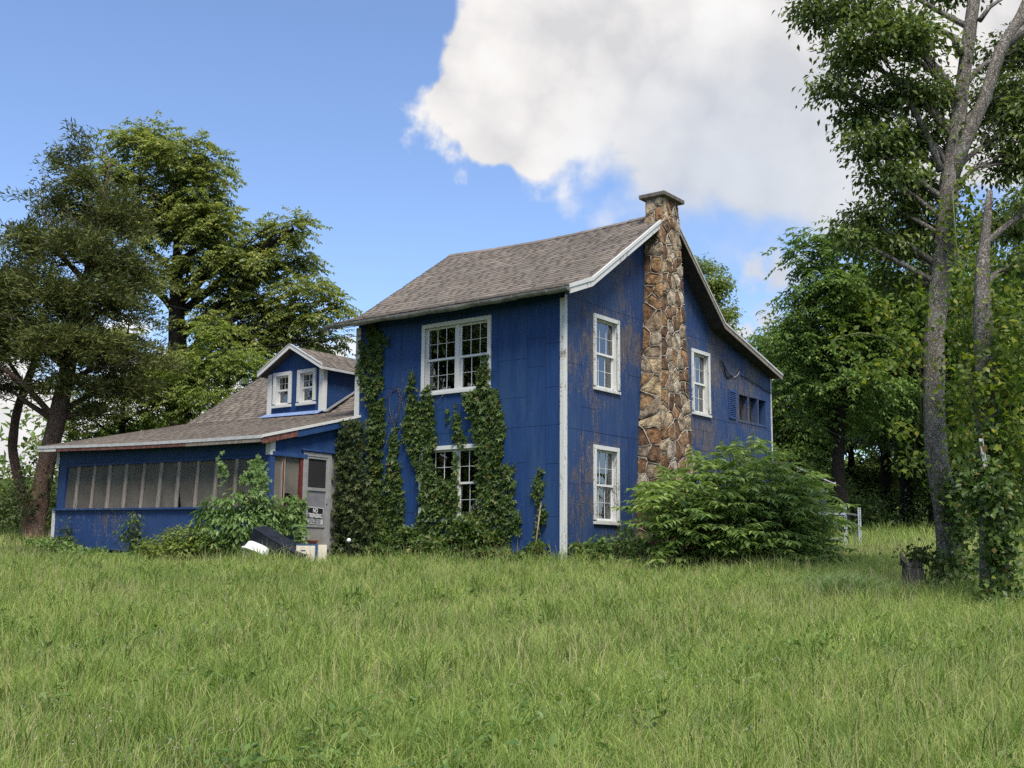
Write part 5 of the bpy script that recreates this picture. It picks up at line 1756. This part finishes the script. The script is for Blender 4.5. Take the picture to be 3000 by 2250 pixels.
shrub_broad('porch_shrub', 'pale green shrub with drooping leaves in front of the porch corner', bp, [(at(px, py, d) - bp, (r_ * d / F, r_ * d / F * .8, rz * d / F)) for (px, py, r_, rz, d) in
            ((640, 1490, 55, 40, 24.4), (700, 1475, 60, 45, 24.2), (770, 1490, 55, 45, 24.2), (835, 1490, 50, 40, 24.6), (650, 1545, 60, 40, 24.0), (720, 1535, 70, 45, 23.9), (600, 1515, 36, 34, 24.5), (790, 1545, 50, 40, 24.0), (855, 1520, 38, 50, 24.5), (640, 1585, 50, 30, 23.9), (700, 1575, 50, 38, 23.8), (590, 1555, 36, 32, 24.2))], 'droop_leaf', .135, 2100, 92)
bl = gpt(540, 24.4)
shrub_broad('low_shrub', 'low yellow green shrub in front of the porch skirt', bl, [(at(px, py, d) - bl, (r_ * d / F, r_ * d / F * .8, rz * d / F)) for (px, py, r_, rz, d) in
            ((540, 1572, 65, 32, 24.4), (470, 1598, 60, 28, 24.6), (600, 1590, 60, 32, 24.2), (650, 1600, 50, 28, 24.0), (440, 1615, 40, 22, 24.6), (530, 1612, 90, 26, 24.1))], 'lime_leaf', .1, 6500, 93, .2)
bd = gpt(385, 26.6)
shrub_broad('dark_sapling', 'small dark sapling growing against the porch skirt', bd, [(at(px, py, d) - bd, (r_ * d / F, r_ * d / F * .6, rz * d / F)) for (px, py, r_, rz, d) in
            ((385, 1535, 28, 25, 26.6), (370, 1560, 32, 25, 26.6), (400, 1580, 32, 30, 26.6), (395, 1515, 18, 18, 26.7))], 'vine_leaf', .11, 1800, 94, .4)
be = gpt(185, 28.4)
shrub_broad('skirt_creeper', 'dark creeper tangle at the far corner of the porch skirt', be, [(at(px, py, d) - be, (r_ * d / F, r_ * d / F * .5, rz * d / F)) for (px, py, r_, rz, d) in
            ((185, 1580, 28, 35, 28.5), (175, 1600, 30, 25, 28.3), (195, 1555, 12, 30, 28.6), (215, 1605, 30, 18, 28.2))], 'dark_vine_leaf', .09, 2600, 95, .2)
shrub_broad('cedar_ivy', 'ivy clothing the base of the thick cedar trunk', b0, [(at(px, py, d) - b0, (r_ * d / F, r_ * d / F, rz * d / F)) for (px, py, r_, rz, d) in
            ((95, 1430, 55, 40, 31.2), (75, 1480, 40, 35, 31.2), (85, 1350, 22, 60, 31.4), (150, 1380, 20, 45, 31.5), (60, 1450, 40, 40, 31.4))], 'dark_vine_leaf', .12, 1100, 96, .3)
# creeper on the porch corner post
vine_cloud('creeper', 'light creeper climbing the porch corner post above the shrub', [(750, 1365, 24, 30, 24.1, 45), (757, 1400, 28, 40, 24.0, 70), (725, 1400, 20, 25, 24.1, 25), (650, 1370, 14, 40, 24.8, 26), (760, 1440, 30, 30, 24.0, 60)], 'droop_leaf', .085, seed=75, palm=True, cat='creeper')
vine_cloud('creeper', 'light creeper hanging beside the storm door below the torn screen', [(860, 1500, 14, 50, 24.35, 50), (880, 1560, 20, 40, 24.3, 60), (890, 1480, 10, 40, 24.5, 30)], 'droop_leaf', .085, seed=76, palm=True, cat='creeper')
bw = gpt(1790, 22.9)
shrub_broad('bramble', 'yellowish bramble growing under the ground floor gable window', bw, [(at(px, py, d) - bw, (r_ * d / F, r_ * d / F * .7, rz * d / F)) for (px, py, r_, rz, d) in
            ((1745, 1590, 22, 22, 23.0), (1790, 1600, 35, 28, 22.9), (1840, 1590, 35, 40, 22.8), (1830, 1550, 20, 25, 23.2), (1720, 1620, 25, 20, 22.9))], 'droop_leaf', .1, 1900, 97, .1, .7)

# ------------------------------------------------------------------ odds and ends in the yard
def on_ground(px, py, d):
    p = at(px, py, d); p[2] = float(ground_z(p[0], d)); return p
# white plastic tub lying on its side
p = on_ground(745, 1600, 22.9)
tub = empty('plastic_tub', p + [0, 0, .05])
tag(tub, 'white plastic tub tipped over in the grass beside the dark slab', 'tub')
def ring(rx, ry, z, n=36, e=3.2):
    out = []
    for j in range(n):
        a = 2 * math.pi * j / n
        c, s = math.cos(a), math.sin(a)
        out.append((rx * abs(c) ** (2 / e) * (1 if c > 0 else -1), ry * abs(s) ** (2 / e) * (1 if s > 0 else -1), z))
    return out
mb = MB()
rings = [ring(.33, .2, 0), ring(.35, .22, .01), ring(.35, .22, .04), ring(.31, .185, .05), ring(.28, .16, .24), ring(.25, .14, .27), ring(.01, .01, .275), ]
inner = [ring(.24, .13, .255), ring(.27, .15, .23), ring(.3, .175, .0)]
for r_ in rings + [ring(.01, .01, .26)] + inner + [rings[0]]:
    mb.v += r_
for i in range(len(rings) + len(inner) + 1):
    for j in range(36):
        a, b = i * 36 + j, i * 36 + (j + 1) % 36
        mb.f.append((a, b, b + 36, a + 36))
o = mb.build('tub_shell', 'white_plastic', tub, smooth=True)
zc = Vector((.3, .5, .8)).normalized()
xc = Vector((.8, -.1, -.6)); xc = (xc - zc * xc.dot(zc)).normalized()
yc = zc.cross(xc)
o.matrix_local = Matrix(((xc[0], yc[0], zc[0], 0), (xc[1], yc[1], zc[1], 0), (xc[2], yc[2], zc[2], .16), (0, 0, 0, 1)))
o.scale = (.82, .82, .82)
# dark slab
p = on_ground(822, 1600, 23.2)
slab = empty('dark_slab', p, R(-20))
tag(slab, 'dark navy chest lid slab leaning down in front of the porch steps', 'slab')
mb = MB().box(-.6, .6, -.22, .22, -.13, .13)
o = mb.build('slab_body', 'navy_board', slab, bevel=.015)
o.rotation_euler = (R(8), R(27), 0); o.location = (0, 0, .36)
o2 = MB().box(-.61, .61, -.23, .23, .131, .155).build('slab_top', 'navy_board', slab, bevel=.008)
o2.rotation_euler = (R(8), R(27), 0); o2.location = (0, 0, .36)
# cream drawer unit
p = on_ground(912, 1600, 23.2)
cab_ = empty('drawer_cabinet', p, R(12))
tag(cab_, 'cream drawer cabinet with dark blue edging below the storm door', 'cabinet')
MB().box(-.3, .3, -.2, .2, 0, .4).build('carcass', 'cream_panel', cab_, bevel=.006)
MB().box(-.31, .12, -.21, .2, .401, .425).build('top_edge', 'blue_trim', cab_, bevel=.004)
MB().box(.07, .12, -.215, -.201, 0, .4).build('edge_strip', 'blue_trim', cab_)
for (x0, x1, z0, z1) in ((-.29, -.04, .22, .385), (-.29, -.04, .03, .2), (-.03, .06, .03, .385), (.13, .295, .02, .41)):
    d_ = MB().box(x0, x1, -.214, -.2015, z0, z1).build('drawer', 'cream_panel', cab_, bevel=.004)
    if x1 < 0:
        MB().box((x0 + x1) / 2 - .04, (x0 + x1) / 2 + .04, -.226, -.2145, (z0 + z1) / 2 - .006, (z0 + z1) / 2 + .006).build('pull', 'blue_trim', d_)
# clay bowl on it
pot = empty('clay_bowl', p + np.array([.02, .02, .425]))
tag(pot, 'rusty clay bowl sitting on the cream cabinet', 'bowl')
mb = MB()
for (r_, z) in ((.07, 0), (.1, .03), (.12, .07), (.125, .08), (.11, .08), (.08, .03), (.005, .02)):
    for j in range(18):
        a = 2 * math.pi * j / 18
        mb.v.append((r_ * math.cos(a), r_ * math.sin(a), z))
for i in range(6):
    for j in range(18):
        a, b = i * 18 + j, i * 18 + (j + 1) % 18
        mb.f.append((a, b, b + 18, a + 18))
mb.build('bowl_body', 'clay', pot, smooth=True)
# small white globe in the weeds
p = at(1022, 1583, 23.6)
gl_ = empty('globe_light', p)
tag(gl_, 'small white garden globe light in the dark creeper heap', 'light')
mb = MB()
for i in range(9):
    th = math.pi * i / 8
    for j in range(14):
        a = 2 * math.pi * j / 14
        mb.v.append((.045 * math.sin(th) * math.cos(a), .045 * math.sin(th) * math.sin(a), .045 * math.cos(th)))
for i in range(8):
    for j in range(14):
        a, b = i * 14 + j, i * 14 + (j + 1) % 14
        mb.f.append((a, b, b + 14, a + 14))
mb.build('globe', 'white_plastic', gl_, smooth=True)
MB().tube([(0, 0, -.04), (0, 0.01, -.55)], .012, 6).build('stake', 'cable_black', gl_)
# shovel leaning on the front wall
pb, pt = at(1563, 1645, 22.95), h2w(np.array(onA(1588, 1470)) + [-.03, 0, 0])
pb[2] = float(ground_z(pb[0], pb[1])) + .02
shv = empty('shovel', pb)
tag(shv, 'rusty shovel leaning on the blue front wall near the white corner', 'shovel')
dv = pt - pb
L = np.linalg.norm(dv); dv = dv / L
MB().tube([dv * .22, dv * L * .6, dv * L], .016, 8).build('handle', 'handle_wood', shv, smooth=True)
mb = MB()
sd_ = np.array([1.0, .1, 0]); sd_ = unit(sd_ - dv * (sd_ @ dv)); nd_ = np.cross(sd_, dv)
prof_s = [(.0, .02), (.06, .075), (.14, .095), (.25, .1), (.29, .09), (.3, .03)]
for (s, w) in prof_s:
    for j in range(5):
        f = j / 2 - 1
        mb.v.append(tuple(dv * s + sd_ * w * f + nd_ * (.02 * (1 - f * f))))
for i in range(len(prof_s) - 1):
    for j in range(4):
        a = i * 5 + j
        mb.f.append((a, a + 1, a + 6, a + 5))
bl_ = mb.build('blade', 'rust_iron', shv, smooth=True)
sm = bl_.modifiers.new('thick', 'SOLIDIFY'); sm.thickness = .004
# steel rack at the back
p = on_ground(2490, 1560, 32)
rk = empty('steel_rack', p)
tag(rk, 'galvanised slotted steel rack standing in the tall grass', 'rack')
def slotted(x, y, h):
    mb = MB()
    mb.box(x, x + .025, y, y + .004, 0, h).box(x + .055, x + .08, y, y + .004, 0, h).box(x + .08, x + .084, y, y + .06, 0, h)
    z = .02
    while z < h - .03:
        mb.box(x + .0251, x + .0549, y, y + .004, z, z + .028)
        z += .06
    return mb.build('upright', 'galvanised', rk)
slotted(-.15, 0, 1.05)
slotted(.13, -.35, 1.02)
slotted(-1.3, .1, 1.05)
MB().bar((-1.3, .02, .86), (-.1, -.02, .86), .02, .05).build('cross_bar', 'galvanised', rk)
MB().bar((-1.3, .05, .8), (-.1, .02, .8), .02, .02).build('cross_bar', 'galvanised', rk)
MB().bar((-.1, 0, .88), (.2, -.35, .8), .02, .045).build('cross_bar', 'galvanised', rk)
MB().bar((-1.3, .02, .16), (-.1, -.02, .16), .03, .1).build('cross_bar', 'galvanised', rk)
mb = MB().prism([(-.02, -.1, -.05), (.06, -.12, -.05), (.2, -.3, .42), (.13, -.28, .42)], (.0, .02, 0))
mb.build('loose_board', 'aluminium', rk)
# metal strip against the nearer trunk and a dark post behind it
p0, p1 = at(2868, 1285, 14.9), at(2884, 1382, 14.85)
ms_ = empty('metal_strip', p1)
tag(ms_, 'bright metal channel strip hanging by the nearer ivy clad trunk', 'strip')
dd = p0 - p1
MB().bar(dd * 0, dd, .012, .035, (0, 1, 0)).bar(dd * 0 + [.02, 0, 0], dd + [.02, 0, 0], .03, .012, (0, 1, 0)).bar(dd * 0 + [.04, 0, 0], dd + [.04, 0, 0], .012, .035, (0, 1, 0)).build('channel', 'aluminium', ms_)
MB().tube([dd, dd + [-.03, 0, .5], dd + [-.05, .1, 1.0]], .006, 5).build('hanging_wire', 'cable_black', ms_)
p = on_ground(2947, 1650, 16.6)
dp = empty('fence_post', p)
tag(dp, 'dark square fence post behind the nearer ivy clad trunk', 'post')
MB().box(-.035, .035, -.035, .035, -.2, .78).build('post_shaft', 'cable_black', dp, bevel=.006)
MB().box(-.042, .042, -.042, .042, .781, .8).build('post_cap', 'cable_black', dp, bevel=.004)

# overhead wires
def wire(name, label, p, q_, sag, r_=.012):
    p, q_ = np.array(p, float), np.array(q_, float)
    t = np.linspace(0, 1, 24)[:, None]
    pts = p + (q_ - p) * t
    pts[:, 2] -= (4 * sag * t * (1 - t))[:, 0]
    o = MB().tube(pts - p, r_, 5).build(name, 'cable_black', None, loc=tuple(p))
    tag(o, label, 'wire')
wire('service_wire', 'thin service wire running from the upper front corner off to the left', h2w((-.05, 5.1, 5.2)), at(-60, 1020, 34), .3, .008)
wire('service_wire', 'upper service wire crossing the cedar crown', h2w((-.4, 6.3, 5.3)), at(-60, 690, 36), .5, .008)
wire('power_wire', 'sagging cable from the gable wall into the woods', h2w(onB(2256, 1149, -.04)), at(2640, 1300, 40), .5, .012)
wire('power_wire', 'pale far overhead wire above the field edge', at(2420, 1150, 60), at(3050, 1180, 60), .2, .02)
wire('power_wire', 'lower far overhead wire above the field edge', at(2420, 1160, 60), at(3050, 1195, 60), .2, .02)

# ------------------------------------------------------------------ grass
rng = np.random.default_rng(1234)
def house_mask(x, y):
    h = w2h(np.stack([x, y, np.zeros_like(x)], -1))
    m1 = (h[:, 0] > -.02) & (h[:, 0] < 13) & (h[:, 1] > -.02) & (h[:, 1] < 13.8)
    m2 = (h[:, 0] > -2.62) & (h[:, 0] < .1) & (h[:, 1] > 5.75) & (h[:, 1] < 13.75)
    m3 = (h[:, 0] > 2.6) & (h[:, 0] < 4.5) & (h[:, 1] > -.65) & (h[:, 1] < .1)
    return m1 | m2 | m3
def lownoise(x, y, s, ph):
    return (np.sin(x * s + ph) * np.sin(y * s * 1.13 + ph * 2.1) + np.sin(x * s * 2.3 - y * s * 1.7 + ph) * .6 + np.sin((x + y) * s * 3.9 + ph) * .35) / 1.6
def scatter(n, d0, d1, power):
    """points in the wedge in front of the camera, density falling with distance"""
    u = rng.random(n)
    e = 2 - power
    d = (d0 ** e + (d1 ** e - d0 ** e) * u) ** (1 / e)
    half = .46 * d + 2.2
    x = rng.uniform(-1, 1, n) * half
    k = ~house_mask(x, d)
    return x[k], d[k]
def blades(x, y, h, w, lean, stiff=None):
    n = len(x)
    base = np.stack([x, y, ground_z(x, y) - .02], -1)
    az = rng.random(n) * 2 * np.pi
    ld = np.stack([np.cos(az), np.sin(az), np.zeros(n)], -1)
    fa = rng.random(n) * 2 * np.pi
    sd_ = np.stack([np.cos(fa), np.sin(fa) * .5, np.zeros(n)], -1)
    up_ = np.array([0, 0, 1.0])
    h, w, lean = h[:, None], w[:, None], lean[:, None]
    mid = base + up_ * h * .55 + ld * h * lean * .3
    tip = base + up_ * h * (1 - .25 * lean) + ld * h * lean
    V = np.stack([base - sd_ * w * .5, base + sd_ * w * .5, mid + sd_ * w * .42, mid - sd_ * w * .42, tip], 1).reshape(-1, 3)
    k = np.arange(n)[:, None] * 5
    loops = np.concatenate([k, k + 1, k + 2, k + 3, k + 3, k + 2, k + 4], 1).ravel()
    sizes = np.tile([4, 3], n)
    return V, loops, sizes
def tall_zone(x, y):
    """longer grass along the walls, by the twin trees and at the field's far side"""
    h = w2h(np.stack([x, y, np.zeros_like(x)], -1))
    near = np.exp(-(np.abs(h[:, 0] + .5) / .8) ** 2) * (h[:, 1] > -1) * (h[:, 1] < 6) * .6
    far = np.clip((y - 25) / 6, 0, 1) * (x > 6) * .9
    tub_ = .7 * np.exp(-((x + 4.9) ** 2 / 1.5 + (y - 22.6) ** 2 / .25))
    tr = tub_ + .7 * np.exp(-((x - 6.4) ** 2 / 3.5 + (y - 16.5) ** 2 / 6))
    low = -.45 * np.exp(-((x + 7) / 4.6) ** 2 - ((y - 26) / 2.2) ** 2)
    return 1 + near + far + tr + low
xs, ys = scatter(262000, 5.2, 24.5, 1.45)
x2, y2 = scatter(42000, 24.5, 44, 1.6)
xs, ys = np.concatenate([xs, x2]), np.concatenate([ys, y2])
# gather part of the blades into tufts
tuft = rng.random(len(xs)) < .45
cx, cy = np.round(xs / .34 + .3 * np.sin(ys * 7)) * .34, np.round(ys / .34 + .3 * np.sin(xs * 5)) * .34
xs = np.where(tuft, cx + rng.normal(0, .055, len(xs)), xs)
ys = np.where(tuft, cy + rng.normal(0, .055, len(xs)), ys)
ok = ~house_mask(xs, ys)
xs, ys = xs[ok], ys[ok]
nz = lownoise(xs, ys, .55, 1.3)
nz2 = lownoise(xs, ys, 1.9, .4)
nz3 = lownoise(xs, ys, 6.5, 2.2)
nz4 = lownoise(xs + .3 * np.sin(ys * 2), ys, 3.1, .7)
h = (.15 + .05 * nz + .05 * nz2 + .045 * nz3 + .09 * np.clip(nz4 - .15, 0, 1)) * tall_zone(xs, ys) * rng.uniform(.45, 1.6, len(xs))
w = (.0036 + .00025 * ys) * rng.uniform(.7, 1.4, len(xs))
lean = np.clip(rng.normal(.75, .4, len(xs)), .05, 1.6)
V, loops, sizes = blades(xs, ys, np.clip(h, .05, .6), w, lean)
tag(link('grass', fast_mesh('grass', V, loops, sizes), 'grass_blade'), kind='stuff')
# taller arching tufts
tx_, ty_ = scatter(1500, 5.5, 24, 1.5)
m_ = 26
xs = np.repeat(tx_, m_) + rng.normal(0, .05, len(tx_) * m_)
ys = np.repeat(ty_, m_) + rng.normal(0, .05, len(tx_) * m_)
hh = np.repeat(rng.uniform(.2, .42, len(tx_)), m_) * rng.uniform(.6, 1.15, len(xs)) * np.clip(tall_zone(xs, ys), .5, 1.3)
V, loops, sizes = blades(xs, ys, hh, (.005 + .0003 * ys) * rng.uniform(.8, 1.5, len(xs)), np.clip(rng.normal(.8, .35, len(xs)), .1, 1.6))
tag(link('grass_tussocks', fast_mesh('grass_tussocks', V, loops, sizes), 'tussock_blade'), kind='stuff')
# broad leaved weeds low in the grass
tx_, ty_ = scatter(700, 5.5, 24, 1.5)
k = lownoise(tx_, ty_, .8, 5.0) > .1
tx_, ty_ = tx_[k], ty_[k]
m_ = 14
P = np.stack([np.repeat(tx_, m_), np.repeat(ty_, m_), np.zeros(len(tx_) * m_)], -1) + rng.normal(0, .05, (len(tx_) * m_, 3)) * [1, 1, 0]
P[:, 2] = ground_z(P[:, 0], P[:, 1]) + rng.uniform(.05, .2, len(P))
sz = rng.uniform(.04, .1, len(P))
tag(link('field_weeds', leaf_mesh('field_weeds', [leaf_arrays(P, rand_dirs(len(P)) * [1, 1, .4] + [0, 0, .25], rand_dirs(len(P)) * .4 + [0, 0, 1], sz, sz * .5, .15)]), 'droop_leaf'), kind='stuff')
# seed stalks
xs, ys = scatter(30000, 5.5, 30, 1.4)
h = rng.uniform(.28, .5, len(xs)) * (.75 + .35 * lownoise(xs, ys, .8, 2)) * np.clip(tall_zone(xs, ys), .5, 1.5)
V, loops, sizes = blades(xs, ys, h, .0022 + .00014 * ys, np.clip(rng.normal(.3, .2, len(xs)), 0, .9))
tag(link('seed_stalks', fast_mesh('seed_stalks', V, loops, sizes), 'grass_straw'), kind='stuff')
# seed heads and clover blossoms
xs, ys = scatter(2400, 5.5, 20, 1.7)
k = lownoise(xs, ys, .9, 4.0) > .05
xs, ys = xs[k], ys[k]
P = np.stack([xs, ys, ground_z(xs, ys) + rng.uniform(.14, .26, len(xs))], -1)
m_ = 5
P = np.repeat(P, m_, 0) + rng.normal(0, .006, (len(P) * m_, 3))
packs = [leaf_arrays(P, rand_dirs(len(P)) + [0, 0, .6], rand_dirs(len(P)), rng.uniform(.01, .02, len(P)), rng.uniform(.004, .008, len(P)))]
tag(link('clover_blossoms', leaf_mesh('clover_blossoms', packs), 'clover_head'), kind='stuff')
# bluish tuft by the stump
bt = gpt(2500, 16.6)
n = 1500
xs = bt[0] + rng.normal(0, .28, n); ys = bt[1] + rng.normal(0, .22, n)
V, loops, sizes = blades(xs, ys, rng.uniform(.25, .5, n), rng.uniform(.007, .013, n), rng.uniform(.5, 1.3, n))
gt = link('grass_tuft', fast_mesh('grass_tuft', V - bt, loops, sizes), 'blue_grass_blade', None, tuple(bt))
tag(gt, 'bluish green grass tuft in the field beside the rotten stump', 'grass tuft')
world.cycles.sampling_method = 'MANUAL'
world.cycles.sample_map_resolution = 512
